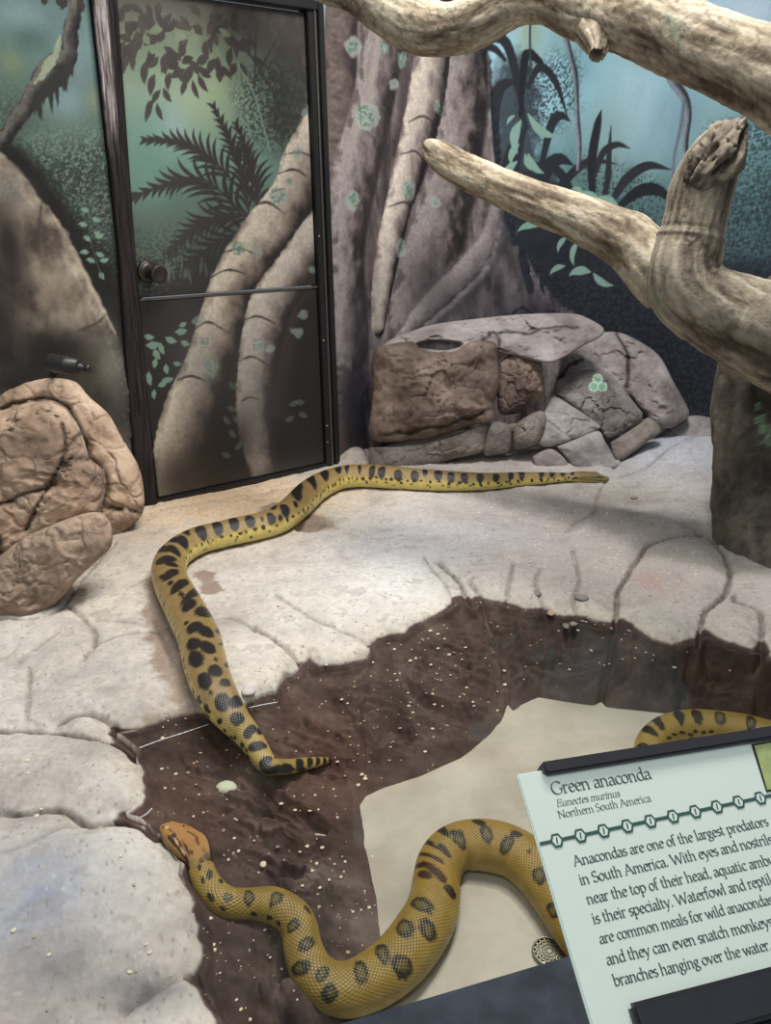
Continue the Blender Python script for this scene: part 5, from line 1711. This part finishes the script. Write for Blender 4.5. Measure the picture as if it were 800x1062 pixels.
kB, sB = 0, B.s[hid0] + .03
while sB < B.s[hid1] - .02:                # the stretch out of sight behind the sign
    B.dab(sB, (.42 if kB % 2 else -.42), .022, .03, SPT)
    sB += .055
    kB += 1
for (x, y, a, b, an, c) in ((212, 881, 3, 2.4, 60, 0), (216, 889, 4, 3.4, 50, 0), (209, 893, 3, 2.2, 80, 0), (218, 907, 4.8, 3.2, 95, 0), (207, 899, 3.4, 2, 90, 0), (211, 913, 4, 2, 70, 0), (219, 931, 5.5, 3, 55, 0), (229, 914, 3, 1.8, 60, 0), (236, 931, 5, 4.4, 0, 1), (258, 931, 8.6, 5.2, 95, 1), (285, 931.5, 9.6, 5.4, -50, 1),
                            (263, 948, 3.6, 1.8, 10, 0), (279, 951, 3.6, 2, 20, 0), (231, 942, 4, 1.8, 20, 0), (289, 958, 3, 1.8, 60, 0), (320, 943, 6, 1.8, 50, 0), (303, 960, 9, 5.4, -55, 1), (318.5, 978.5, 9.6, 6.4, -28, 1), (310, 1004, 9.8, 7.6, -35, 1), (334, 1010.5, 9.6, 6.2, -60, 1), (342.5, 1031, 10.6, 8, -80, 1),
                            (375, 1007, 13, 7.2, 80, 1), (396, 987.5, 10.4, 6.8, 75, 1), (417, 1001, 14.6, 10, 68, 1), (343, 1031, 8, 7, 90, 1), (420, 962, 10, 9.4, 40, 1), (445, 964.5, 13, 7.6, 62, 1), (436, 937, 12.6, 7, 18, 1),
                            (442, 872, 8, 3, 20, 0), (461, 882, 11, 3, 48, 0), (458, 860, 7, 4, 25, 0), (478, 872, 12.6, 5.6, 62, 1), (505, 864, 11, 6, 72, 1), (497, 853, 6.6, 3, 8, 0), (526, 876, 11, 6, -62, 1), (536, 864, 6, 3.4, 10, 0), (559, 908, 9.6, 7, 80, 1), (574, 944, 9, 5.6, 75, 1),
                            (441, 886, 13, 2, 8, 0), (452, 890, 12, 2, 28, 0), (438, 897, 10, 3, -10, 0), (448, 900, 13, 3.6, 30, 0), (455, 906, 14, 4, 42, 0), (467, 925, 9, 4, 55, 0), (440, 907, 8, 4, 10, 0), (548, 884, 2.6, 2.6, 0, 0),
                            (668, 775, 9, 4, 12, 0), (673, 757, 10, 4, 24, 0), (681, 747, 9, 4.4, 45, 0), (705, 742, 9, 4.6, 62, 0), (723.5, 743, 8.6, 5, 62, 0), (747, 744, 7.6, 5.6, 70, 1), (779, 750, 5.4, 8.6, 0, 1)):
    B.spot(x, y, a, b, an, SPT if not (436 < x < 470 and 882 < y < 912) else rgb(62, 34, 18), seed=x, center=SPC if c else None)
for (x, y) in ((694, 765), (700, 762), (708, 760), (716, 762), (722, 759), (730, 760), (738, 758)):
    B.spot(x, y, 3, 1.6, 0, SPT, seed=x)
# orange brown head with dark stripes from the eye to the jaw
hd = (1 - sstep(iB * .85, iB * 1.25, np.arange(B.nr)))[:, None] * np.ones_like(B.TH)
hc = ramp((0, rgb(168, 120, 64)), (.9, rgb(174, 128, 70)), (1.6, rgb(188, 142, 84)), (3.2, rgb(200, 160, 100)))(at_ + .15 * n_)
B.col = B.col * (1 - hd[..., None]) + hc * hd[..., None]
for sg in (-1, 1):
    for q in np.linspace(.42, 1.18, 30):
        B.dab(B.s[int(iB * q)], sg * (.85 + .5 * (q - .42)), .0045, .0042 + .003 * q, rgb(52, 36, 22), .95)
    for q in np.linspace(.10, 1.0, 30):
        B.dab(B.s[int(iB * q)], sg * 1.60, .005, .0016, rgb(70, 44, 24), .9)
    B.dab(B.s[int(iB * .10)], sg * .5, .003, .003, rgb(50, 34, 22))
for (x, y, a, b, an) in ((181, 867, 3.2, 2.2, 60), (187, 877, 9, 1.7, 66), (193, 880, 8, 1.4, 66), (176, 860, 4, .9, 40), (200, 866, 7, .9, 35), (198, 884, 3, 1.6, 60), (205, 873, 4, 1.2, 50)):
    B.spot(x, y, a, b, an, rgb(70, 44, 26), seed=x, wob=.1)
for (x, y, a, b, an) in ((183, 873, 6, 1.3, 64), (190, 883, 5, 1.4, 66), (173, 858, 2, 1.5, 0)):
    B.spot(x, y, a, b, an, rgb(214, 172, 120), seed=x, wob=.1)
skinB = skin_mat('pool_anaconda_skin', .36)
snakeB = B.build('green_anaconda', skinB)
tag(snakeB, 'thick golden olive anaconda with an orange brown head, curled along the bottom of the pool', 'snake')
ie = int(iB * .42)
for sg in (-1, 1):
    ball('eye', B.P[ie] + B.L[ie] * sg * B.R[ie] * .66 + B.U[ie] * B.R[ie] * B.HR[ie] * .66, .0062, eye_mat, snakeB)
# ================================================================ the reading sign, the window sill
D0, D2 = 0.66, 0.56
SO = at_depth(536, 803, D0)
SV = at_depth(614.5, 1066, D2) - SO
lo_, hi_ = .6, .9
f_ = lambda t: (at_depth(800, 757, t) - SO) @ SV
for _ in range(60):
    md_ = .5 * (lo_ + hi_)
    if f_(lo_) * f_(md_) <= 0:
        hi_ = md_
    else:
        lo_ = md_
SUx = at_depth(800, 757, lo_) - SO
su, sv = SUx / np.linalg.norm(SUx), SV / np.linalg.norm(SV)
sn = np.cross(sv, su)
if sn @ (CAMP - SO) < 0:
    sn = -sn


def suv(px, py):
    d = ray(px, py)
    t = ((SO - CAMP) @ sn) / (d @ sn)
    p = CAMP + d * t - SO
    return np.array([p @ su, p @ sv])


def spt(u, v, o=0.0):
    return SO + su * u + sv * v + sn * o


sign = empty('info_sign', tuple(spt(.1, np.linalg.norm(SV))))
tag(sign, 'pale green information sign about the snake, held by black clips at the lower right', 'sign')
PW_, PH_ = suv(842, 757)[0], suv(617, 1075)[1]
panel_mat = plain('sign_laminate', rgb(224, 236, 224), .38, 0, .5, .015, 12)
ink = plain('sign_ink', rgb(80, 98, 94), .5, 0, .4, .03, 60)
teal = plain('sign_border_ink', rgb(58, 92, 84), .5, 0, .4, .03, 60)
clipm = plain('black_clip_plastic', rgb(48, 47, 52), .42, 0, .5, .08, 40)
panel = link('panel', box_mesh('panel', slab(spt(0, 0, -.004), su * PW_, sv * PH_, sn * .004), .0012), panel_mat)
edge_m = plain('sign_edge', rgb(70, 62, 58), .6)

# --- a broad-nib roman alphabet: each glyph is a list of pen strokes on a grid with x-height 1


def arc(cx, cy, rx, ry, a0, a1, n=12):
    return [(cx + rx * math.cos(math.radians(a0 + (a1 - a0) * i / n)), cy + ry * math.sin(math.radians(a0 + (a1 - a0) * i / n))) for i in range(n + 1)]


def sf(x, y, w=.15):
    return [(x - w, y), (x + w, y)]


GLY = {
    'a': (.80, [arc(.36, .72, .26, .26, 160, 0) + [(.62, .14), (.70, .02), (.82, .06)], [(.62, .56), (.34, .50)] + arc(.30, .25, .22, .25, 110, 300) + [(.62, .22)]]),
    'b': (.92, [[(.0, 1.58), (.16, 1.62), (.16, .06)], [(.16, .72)] + arc(.46, .5, .34, .5, 125, -125, 20) + [(.16, .08)]]),
    'c': (.74, [arc(.46, .5, .36, .5, 45, 315, 20)]),
    'd': (.92, [[(.58, 1.58), (.74, 1.62), (.74, .05), (.9, .03)], [(.74, .78)] + arc(.44, .5, .34, .5, 55, 305, 20) + [(.74, .2)]]),
    'e': (.78, [[(.12, .56), (.70, .62)] + arc(.42, .5, .32, .5, 20, 320, 22)]),
    'f': (.52, [arc(.42, 1.36, .24, .26, 50, 180, 8) + [(.18, 0)], sf(.22, .97, .22), sf(.18, 0)]),
    'g': (.82, [arc(.36, .66, .26, .32, 0, 360, 18), [(.56, .9), (.80, .95)], [(.24, .36), (.16, .2), (.34, .08), (.62, .02), (.72, -.18)] + arc(.38, -.26, .34, .24, 10, -190, 14) + [(.10, -.1), (.34, .06)]]),
    'h': (.98, [[(.0, 1.58), (.16, 1.62), (.16, 0)], [(.16, .74), (.34, .94), (.54, .98), (.70, .84), (.74, .6), (.74, 0)], sf(.16, 0), sf(.76, 0)]),
    'i': (.44, [[(.04, .92), (.20, 1.0), (.20, 0)], sf(.20, 0), [(.13, 1.34), (.27, 1.34)], [(.13, 1.42), (.27, 1.42)]]),
    'k': (.90, [[(.0, 1.58), (.16, 1.62), (.16, 0)], [(.68, .96), (.18, .46)], [(.32, .58), (.66, .06), (.86, .0)], sf(.16, 0), sf(.66, .96, .12)]),
    'l': (.44, [[(.04, 1.58), (.20, 1.62), (.20, 0)], sf(.20, 0)]),
    'm': (1.48, [[(.0, .92), (.16, 1.0), (.16, 0)], [(.16, .74), (.34, .94), (.52, .98), (.66, .84), (.70, .6), (.70, 0)], [(.70, .74), (.88, .94), (1.06, .98), (1.20, .84), (1.24, .6), (1.24, 0)], sf(.16, 0), sf(.70, 0), sf(1.26, 0)]),
    'n': (.98, [[(.0, .92), (.16, 1.0), (.16, 0)], [(.16, .74), (.34, .94), (.54, .98), (.70, .84), (.74, .6), (.74, 0)], sf(.16, 0), sf(.76, 0)]),
    'o': (.90, [arc(.43, .5, .36, .5, 0, 360, 26)]),
    'p': (.94, [[(.0, .92), (.16, 1.0), (.16, -.56)], [(.16, .76)] + arc(.46, .5, .34, .5, 125, -125, 20) + [(.16, .12)], sf(.16, -.56)]),
    'q': (.92, [[(.74, .98), (.74, -.56)], [(.74, .80)] + arc(.44, .5, .34, .5, 55, 305, 20) + [(.74, .2)], sf(.74, -.56)]),
    'r': (.64, [[(.0, .92), (.16, 1.0), (.16, 0)], [(.16, .72), (.32, .94), (.48, .99), (.58, .88)], sf(.18, 0, .18)]),
    's': (.64, [arc(.32, .74, .22, .25, 40, 230, 10) + arc(.32, .26, .24, .26, 50, -140, 10)]),
    't': (.56, [[(.20, 1.3), (.20, .2), (.30, .03), (.52, .1)], [(.02, .98), (.48, .98)]]),
    'u': (.96, [[(.02, .97), (.16, .97), (.16, .3), (.24, .08), (.42, .02), (.62, .14), (.72, .28)], [(.58, .97), (.72, .97), (.72, .05), (.88, .03)]]),
    'v': (.88, [[(.08, .97), (.44, .02), (.80, .97)], sf(.10, .97), sf(.78, .97, .12)]),
    'w': (1.28, [[(.08, .97), (.38, .02), (.66, .92), (.94, .02), (1.22, .97)], sf(.10, .97), sf(1.2, .97, .12)]),
    'y': (.86, [[(.08, .97), (.44, .05)], [(.80, .97), (.40, -.12), (.24, -.48), (.08, -.46)], sf(.10, .97), sf(.78, .97, .12)]),
    'A': (1.36, [[(.12, .02), (.62, 1.52), (1.22, .02)], [(.32, .54), (1.02, .54)], sf(.12, 0), sf(1.2, 0, .18)]),
    'E': (1.08, [[(.20, 1.5), (.20, 0)], [(.06, 1.48), (.92, 1.48), (.94, 1.24)], [(.20, .78), (.72, .78)], [(.06, .02), (.94, .02), (1.0, .30)], [(.72, .92), (.72, .64)]]),
    'G': (1.38, [arc(.74, .75, .62, .77, 42, 320, 28), [(1.2, .26), (1.2, .64)], sf(1.2, .66, .2)]),
    'N': (1.44, [[(.04, 1.5), (.22, 1.48), (1.2, .02)], [(.22, 1.4), (.22, 0)], [(1.2, 1.5), (1.2, 0)], sf(.22, 0, .18), sf(1.2, 1.5, .18)]),
    'S': (.94, [arc(.46, 1.14, .32, .38, 35, 240, 14) + arc(.46, .40, .38, .40, 55, -150, 14)]),
    'W': (1.86, [[(.10, 1.5), (.54, .02), (.94, 1.3), (1.36, .02), (1.78, 1.5)], sf(.12, 1.5, .18), sf(1.74, 1.5, .16)]),
    '.': (.42, [[(.12, y_), (.26, y_)] for y_ in (.0, .07, .14)]),
    ',': (.40, [[(.18, .08), (.22, .0), (.12, -.22)]]),
    ' ': (.44, []),
}


def text_width(t, track=.0):
    return sum(GLY[c][0] + track for c in t)


def lettering(name, t, px0, py0, px1, py1, weight=.085, slant=0.0, full=None, tall=.86, lift=.0003):
    """set text t so that its first `full` characters run from baseline point (px0,py0) to (px1,py1) in the photo"""
    a, b = suv(px0, py0), suv(px1, py1)
    d = b - a
    L = np.linalg.norm(d)
    ex = d / L
    ey = np.array([ex[1], -ex[0]])
    sc = L / text_width(t[:full] if full else t)
    nib = np.array([math.cos(math.radians(28)), math.sin(math.radians(28))]) * weight
    V, F = [], []
    x0 = 0.0

    def P(x, y):
        q = a + ex * (x + slant * y) * sc + ey * y * sc * tall
        return spt(q[0], q[1], lift)
    for ch in t:
        w, st = GLY[ch]
        for s in st:
            for (p, q) in zip(s[:-1], s[1:]):
                dx, dy = q[0] - p[0], q[1] - p[1]
                L_ = math.hypot(dx, dy)
                if L_ < 1e-6:
                    continue
                ux, uy = dx / L_, dy / L_
                nx, ny = -uy, ux
                h = max(abs(nib[0] * nx + nib[1] * ny), weight * .42)
                e = h * .5
                k = len(V)
                for (cx, cy, s1, s2) in ((p[0], p[1], -1, 1), (q[0], q[1], 1, 1), (q[0], q[1], 1, -1), (p[0], p[1], -1, -1)):
                    V.append(P(x0 + cx + ux * e * s1 + nx * h * s2, cy + uy * e * s1 + ny * h * s2))
                F.append([k, k + 1, k + 2, k + 3])
        x0 += w
    return link(name, mesh_np(name, V, F, smooth=False), ink), sc


kids = [panel]
o, sc = lettering('title_lettering', 'Green anaconda', 573, 824.5, 676.5, 807.5, .10)
kids.append(o)
o, sc = lettering('latin_name_lettering', 'Eunectes murinus', 578, 837, 643.5, 826, .095, .22)
kids.append(o)
o, sc = lettering('range_lettering', 'Northern South America', 580, 849, 676, 831, .09)
kids.append(o)
LINES = [('Anacondas are one of the largest predators', 596, 898.5, 798, 856, None), ('in South America. With eyes and nostrils', 602.5, 918, 796, 876, 38), ('near the top of their head, aquatic ambush', 610, 938, 799, 897, 39), ('is their specialty. Waterfowl and reptiles', 616, 958.5, 799, 917, 39),
         ('are common meals for wild anacondas,', 623, 979, 799, 938, 34), ('and they can even snatch monkeys from', 630.5, 1001, 799, 961, 31), ('branches hanging over the water.', 638, 1023, 799, 985, 31)]
for (t, x0, y0, x1, y1, nfull) in LINES:
    o, sc = lettering('paragraph_lettering', t, x0, y0, x1, y1, .112, full=nfull)
    kids.append(o)
# chain border: a rule with open hexagons, a short bar in each
hexs = [(577.5, 872), (602, 867), (626, 862), (650.5, 857), (674.5, 852), (698, 847), (721, 842), (743.5, 837), (766, 832), (788.5, 828), (811, 823)]
V, F, F_white = [], [], []


def quad(V, F, pts, o):
    k = len(V)
    V.extend(spt(p[0], p[1], o) for p in pts)
    F.append(list(range(k, k + len(pts))))


A0, A1 = suv(560, 875.5), suv(822, 820.5)
ex = (A1 - A0) / np.linalg.norm(A1 - A0)
ey = np.array([ex[1], -ex[0]])
mpp = D0 / FPX
quad(V, F, [A0 - ey * 1.7 * mpp, A1 - ey * 1.7 * mpp, A1 + ey * 1.7 * mpp, A0 + ey * 1.7 * mpp], .0005)
W_, WF = [], []
for (hx, hy) in hexs:
    c = suv(hx, hy)
    shp = [(-7.2, 0), (-3.6, 6.6), (3.6, 6.6), (7.2, 0), (3.6, -6.6), (-3.6, -6.6)]
    quad(V, F, [c + ex * x * mpp + ey * y * mpp for x, y in shp], .0007)
    quad(W_, WF, [c + ex * x * .66 * mpp + ey * y * .66 * mpp for x, y in shp], .0009)
    quad(V, F, [c + ex * x * mpp + ey * y * mpp for x, y in ((-1.3, -3), (.3, -3), (1.3, 3), (-.3, 3))], .0011)
kids.append(link('chain_border', mesh_np('chain_border', V, F, smooth=False), teal))
kids.append(link('chain_gap', mesh_np('chain_gap', W_, WF, smooth=False), panel_mat))
# corner of a framed picture at the right edge
V, F = [], []
tl, bl = suv(779, 772), suv(795, 822)
quad(V, F, [tl, np.array([PW_ - .004, tl[1]]), np.array([PW_ - .004, bl[1]]), bl], .0005)
kids.append(link('picture_border', mesh_np('picture_border', V, F, smooth=False), plain('picture_border_ink', rgb(38, 38, 38), .5)))
V, F = [], []
quad(V, F, [tl + np.array([.0022, .0018]), np.array([PW_ - .0058, tl[1] + .0018]), np.array([PW_ - .0058, bl[1] - .0018]), bl + np.array([.0016, -.0018])], .0008)
pic = link('picture', mesh_np('picture', V, F, smooth=False), plain('picture_print', rgb(168, 182, 120), .45, 0, .4, .25, 90))
kids.append(pic)
# clips
t0, t1 = suv(560, 792), suv(846, 747)
t2 = suv(568, 805)
ev = np.array([-(t1 - t0)[1], (t1 - t0)[0]])
ev = ev / np.linalg.norm(ev)
if ev[1] < 0:
    ev = -ev
hgt_ = abs((t2 - t0) @ ev)
C3 = lambda q: su * q[0] + sv * q[1]
topc = link('top_clip', box_mesh('top_clip', slab(spt(t0[0], t0[1], -.012), C3(t1 - t0), C3(ev) * hgt_, sn * .018), .002), clipm)
b0, b1 = suv(650, 1041.5), suv(848, 990)
bev = ev
botc = link('bottom_clip', box_mesh('bottom_clip', slab(spt(b0[0], b0[1], -.012), C3(b1 - b0), C3(bev) * .030, sn * .020), .003), clipm)
arm0 = b0 + (b1 - b0) * .42
arm = link('support_bar', box_mesh('support_bar', slab(spt(arm0[0], arm0[1], -.05) + C3(bev) * .028, C3(b1 - b0) * .4, C3(bev) * .10, sn * .045), .004), plain('support_bar_steel', rgb(34, 33, 36), .4, .3, .5, .1, 30))
adopt(sign, *kids, topc, botc, arm)

# the dark sill of the viewing window, in front of the pool
K0, K1 = at_depth(300, 1075, .90), at_depth(640, 974.5, .97)
kx = K1 - K0
kx = kx / np.linalg.norm(kx)
K0 = K0 - kx * .25
LK = np.linalg.norm(at_depth(640, 974.5, .97) - K0) + .55
kd = np.array([kx[1], -kx[0], 0])
kd = kd / np.linalg.norm(kd)
if kd[1] > 0:
    kd = -kd
kd = kd * .09 + np.array([0, 0, -.01])
sillm, nt, b = node_mat('sill_slate_paint')
n1_ = nt.nodes.new('ShaderNodeTexNoise')
n1_.inputs['Scale'].default_value = 26
n1_.inputs['Detail'].default_value = 6
tc_ = nt.nodes.new('ShaderNodeTexCoord')
nt.links.new(tc_.outputs['Object'], n1_.inputs['Vector'])
cr_ = nt.nodes.new('ShaderNodeValToRGB')
cr_.color_ramp.elements[0].color = (*lin(rgb(46, 51, 58)), 1)
cr_.color_ramp.elements[0].position = .35
cr_.color_ramp.elements[1].color = (*lin(rgb(64, 70, 79)), 1)
cr_.color_ramp.elements[1].position = .7
nt.links.new(n1_.outputs['Fac'], cr_.inputs['Fac'])
nt.links.new(cr_.outputs['Color'], b.inputs['Base Color'])
b.inputs['Roughness'].default_value = .75
b.inputs['Specular IOR Level'].default_value = .2
trim = tag(link('trim_1', box_mesh('trim_1', slab(K0, kx * LK, kd, np.array([0, 0, -.55])), .004), sillm), kind='structure')
# ================================================================ small things
steel = plain('drain_steel', rgb(150, 148, 132), .35, .75, .5, .12, 80)
shade_disc_mat = plain('drain_shade_disc', rgb(26, 24, 22), .8)


def drain(px, py, z, r, label, grp=None):
    c = on_z(px, py, z)
    t = tag(empty('floor_drain', tuple(c)), label, 'drain', grp)
    rim = lathe('rim', [(r * .86, .001), (r * .86, .005), (r * .92, .0065), (r * .98, .005), (r, .0), (r * .86, .0)], c, (0, 0, 1), steel, 48)
    shade_disc = lathe('shade_disc', [(.0001, .0005), (r * .87, .0005)], c, (0, 0, 1), shade_disc_mat, 40)  # flat black disc in place of the shaded depth under the grate
    import bmesh
    bm = bmesh.new()

    def ring(r0, r1, a0, a1, n=12, z0=.0012, z1=.0045):
        vs_ = []
        for i in range(n + 1):
            a = a0 + (a1 - a0) * i / n
            vs_.append([bm.verts.new((c[0] + math.cos(a) * rr, c[1] + math.sin(a) * rr, c[2] + zz)) for rr, zz in ((r0, z0), (r0, z1), (r1, z1), (r1, z0))])
        for i in range(n):
            for k in range(4):
                bm.faces.new((vs_[i][k], vs_[i][(k + 1) % 4], vs_[i + 1][(k + 1) % 4], vs_[i + 1][k]))
    for rr in (.26, .46, .66):
        ring(r * rr, r * (rr + .08), 0, 2 * math.pi, 40)
    ring(.0002, r * .12, 0, 2 * math.pi, 20)
    for k in range(18):
        a = k * math.pi / 9
        ring(r * .1, r * .88, a - .05, a + .05, 2)
    bmesh.ops.recalc_face_normals(bm, faces=bm.faces)
    me = bpy.data.meshes.new('grate')
    bm.to_mesh(me)
    bm.free()
    grate = link('grate', me, steel)
    adopt(t, rim, shade_disc, grate)
    return t


drain(570, 988, POOL_Z + .004, .034, 'round slotted metal drain in the pool bottom, half hidden by the sign')
hz = ground(*on_z(317, 547, -.02)[:2])
drain(316, 547, hz + .001, .028, 'small round drain grate in the brown hollow beside the stretched snake')

# black spray nozzle lying above the left boulders
t = empty('spray_nozzle', tuple(at_depth(58, 380, 2.62)))
tag(t, 'black tubular spray nozzle on the painted wall above the tan boulders', 'nozzle')
nb_ = plain('nozzle_black', rgb(34, 32, 32), .45, 0, .5, .1, 50)
a_, b_ = at_depth(50, 375, 2.50), at_depth(82, 381, 2.50)
e_ = at_depth(94, 383, 2.50)
ax_ = b_ - a_
body = lathe('body', [(.0001, 0), (.024, 0), (.027, .006), (.027, .05), (.029, .055), (.027, .06), (.026, np.linalg.norm(ax_) - .004), (.018, np.linalg.norm(ax_)), (.0001, np.linalg.norm(ax_))], a_, ax_, nb_, 32)
tip = lathe('tip', [(.015, 0), (.015, .008), (.011, .010), (.011, .022), (.014, .024), (.014, .034), (.006, .037), (.0001, .037)], b_, e_ - b_, nb_, 24)
wq = wl.uv(56, 384)
br0 = at_depth(60, 381, 2.50)
wall_pt = np.array([*np.array([np.interp(wq[0], wl.cum, wl.P[:, 0]), np.interp(wq[0], wl.cum, wl.P[:, 1])]), wq[1]])
dd_ = wall_pt - br0
brk = lathe('bracket', [(.0001, 0), (.012, 0), (.012, np.linalg.norm(dd_) + .03), (.0001, np.linalg.norm(dd_) + .03)], br0, dd_, nb_, 20)
adopt(t, body, tip, brk)

# ---- pebbles
peb_mats = [plain('pebble_cream', rgb(214, 204, 180), .7, 0, .3, .15, 120), plain('pebble_grey', rgb(140, 134, 126), .7, 0, .3, .15, 120), plain('pebble_tan', rgb(176, 152, 122), .7, 0, .3, .15, 120)]


def pebble_mesh(seed, sq=.55):
    import bmesh
    bm = bmesh.new()
    bmesh.ops.create_icosphere(bm, subdivisions=2, radius=1)
    for v in bm.verts:
        n = float(noise3(v.co.x * 1.1 + seed, v.co.y * 1.1, v.co.z * 1.1))
        v.co *= 1 + .28 * n
        v.co.z *= sq
    me = bpy.data.meshes.new('pebble')
    bm.to_mesh(me)
    bm.free()
    me.polygons.foreach_set('use_smooth', np.ones(len(me.polygons), bool))
    return me


def put_pebble(px, py, wpx, hpx, ang, mat, label, grp=None, name='pebble', me=None):
    p = on_ground(px, py, 0)
    k = ((p - CAMP) @ fw) / FPX
    me = me or pebble_mesh(rnd.uniform(0, 90))
    if not me.materials:
        me.materials.append(mat)
    o = bpy.data.objects.new(name, me)
    COL.objects.link(o)
    r = wpx * .5 * k
    o.scale = (r, r * hpx / wpx * 1.3, r * (.8 if wpx > 6.5 else .5))
    o.rotation_euler = (0, 0, math.radians(ang))
    o.location = (p[0], p[1], p[2] + r * .25)
    return tag(o, label, 'pebble', grp)


put_pebble(258, 718, 15, 14, 0, plain('white_stone', rgb(190, 186, 182), .8, 0, .3, .15, 60), 'whitish round stone beside the stretched snake at the pool edge', name='stone')
put_pebble(603, 621, 13, 13, 40, plain('grey_stone', rgb(138, 136, 130), .75, 0, .3, .1, 60), 'smooth grey egg-shaped stone on the right rim of the pool', name='stone')
put_pebble(235, 820, 24, 14, -15, plain('pale_stone', rgb(196, 200, 180), .7, 0, .3, .1, 60), "flat pale greenish stone below the stretched snake's tail", name='stone')
put_pebble(572, 637, 9, 7, 0, peb_mats[2], 'tan stone just under the wet rim, below the grey egg-shaped stone', name='stone')
put_pebble(587, 650, 7, 9, 0, peb_mats[1], 'upright grey brown stone on the dark basin wall', name='stone')
put_pebble(595, 648, 9, 6, 20, peb_mats[1], 'right one of two grey brown stones on the dark basin wall', name='stone')
put_pebble(557, 616, 8, 8, 0, peb_mats[1], 'small round grey stone lodged in the pale rim', name='stone')
put_pebble(658, 517, 8, 5, 0, peb_mats[1], "small dark grey stone on the ledge right of the stretched snake's head", name='stone')
put_pebble(273, 897, 7, 7, 0, peb_mats[0], 'cream pebble on the dark slope above the neck of the curled snake', name='stone')
protos = [pebble_mesh(i * 7.3) for i in range(9)]
for i, m_ in enumerate(protos):
    m_.materials.append(peb_mats[[0, 0, 2, 0, 1, 0, 0, 2, 0][i]])
GS, GL_ = 'light pebbles scattered on the dark wet slope', 'pebbles scattered on the dry pale ledge'
rp_ = random.Random(21)


SNP = np.vstack([A.px[::6, ::4].reshape(-1, 2), B.px[::6, ::4].reshape(-1, 2)])


def near_snake(x, y, d):
    return np.min(np.hypot(SNP[:, 0] - x, SNP[:, 1] - y)) < d


def scatter(n, poly, lo, hi, label, grp, wetwant):
    poly = np.array(poly, float)
    made = 0
    for _ in range(n * 40):
        if made >= n:
            break
        x, y = rp_.uniform(*(poly[:, 0].min(), poly[:, 0].max())), rp_.uniform(poly[:, 1].min(), poly[:, 1].max())
        if not in_poly(np.array([x]), np.array([y]), poly)[0]:
            continue
        if near_snake(x, y, 5):
            continue
        p = on_ground(x, y)
        fi, fj = grid_index(p[0], p[1])
        if bool(WETG[int(fi), int(fj)]) != wetwant or (not wetwant and RIMD[int(fi), int(fj)] < .01):
            continue
        w = rp_.uniform(lo, hi)
        put_pebble(x, y, w, w * rp_.uniform(.6, 1), rp_.uniform(0, 180), None, label, grp, me=protos[rp_.randrange(9)])
        made += 1


scatter(70, [(330, 690), (480, 640), (530, 690), (520, 750), (380, 820), (340, 800)], 1.8, 4.2, 'tiny light pebble lying on the dark wet slope of the pool', GS, True)
scatter(95, [(150, 760), (250, 740), (380, 800), (390, 900), (400, 960), (330, 1050), (240, 1060), (200, 900)], 1.8, 4.6, 'tiny light pebble lying on the dark wet slope of the pool', GS, True)
scatter(22, [(500, 640), (640, 655), (780, 690), (760, 720), (560, 690)], 1.8, 3.4, 'tiny light pebble lying on the dark wet slope of the pool', GS, True)
scatter(60, [(230, 600), (400, 540), (700, 500), (740, 600), (600, 630), (480, 610), (330, 670), (240, 700)], 1.4, 3.4, 'tiny pebble lying on the dry pale ledge', GL_, False)
scatter(18, [(0, 780), (130, 780), (190, 900), (190, 1050), (0, 1050)], 2.4, 5.5, 'tiny pebble lying on the dry pale ledge', GL_, False)

# fine grit that nobody could count
V, F = [], []
base = [(0, 0, .8), (1, 0, 0), (0, 1, 0), (-1, 0, 0), (0, -1, 0)]
gp = []
for (n, x0, x1, y0, y1) in ((420, 160, 520, 650, 1040), (420, 210, 740, 505, 640), (60, 520, 780, 640, 720)):
    X = np.array([rp_.uniform(x0, x1) for _ in range(n)])
    Y = np.array([rp_.uniform(y0, y1) for _ in range(n)])
    gp += list(zip(X, Y))
for (x, y) in gp:
    if near_snake(x, y, 5):
        continue
    p = on_z(x, y, -.02)
    z = ground(p[0], p[1])
    p = on_z(x, y, z)
    p[2] = ground(p[0], p[1])
    if p[2] <= POOL_Z + .001:
        continue
    r = rp_.uniform(.8, 1.7) * ((p - CAMP) @ fw) / FPX * .8
    a = rp_.uniform(0, 6.28)
    k = len(V)
    for (bx, by, bz) in base:
        V.append((p[0] + r * (bx * math.cos(a) - by * math.sin(a)), p[1] + r * (bx * math.sin(a) + by * math.cos(a)), p[2] + r * bz + .0002))
    F += [[k, k + 1, k + 2], [k, k + 2, k + 3], [k, k + 3, k + 4], [k, k + 4, k + 1]]
grit = link('grit', mesh_np('grit', V, F, smooth=False), peb_mats[0])
tag(grit, 'fine pale grit sprinkled over the ledge and the dark slope', 'grit', kind='stuff')
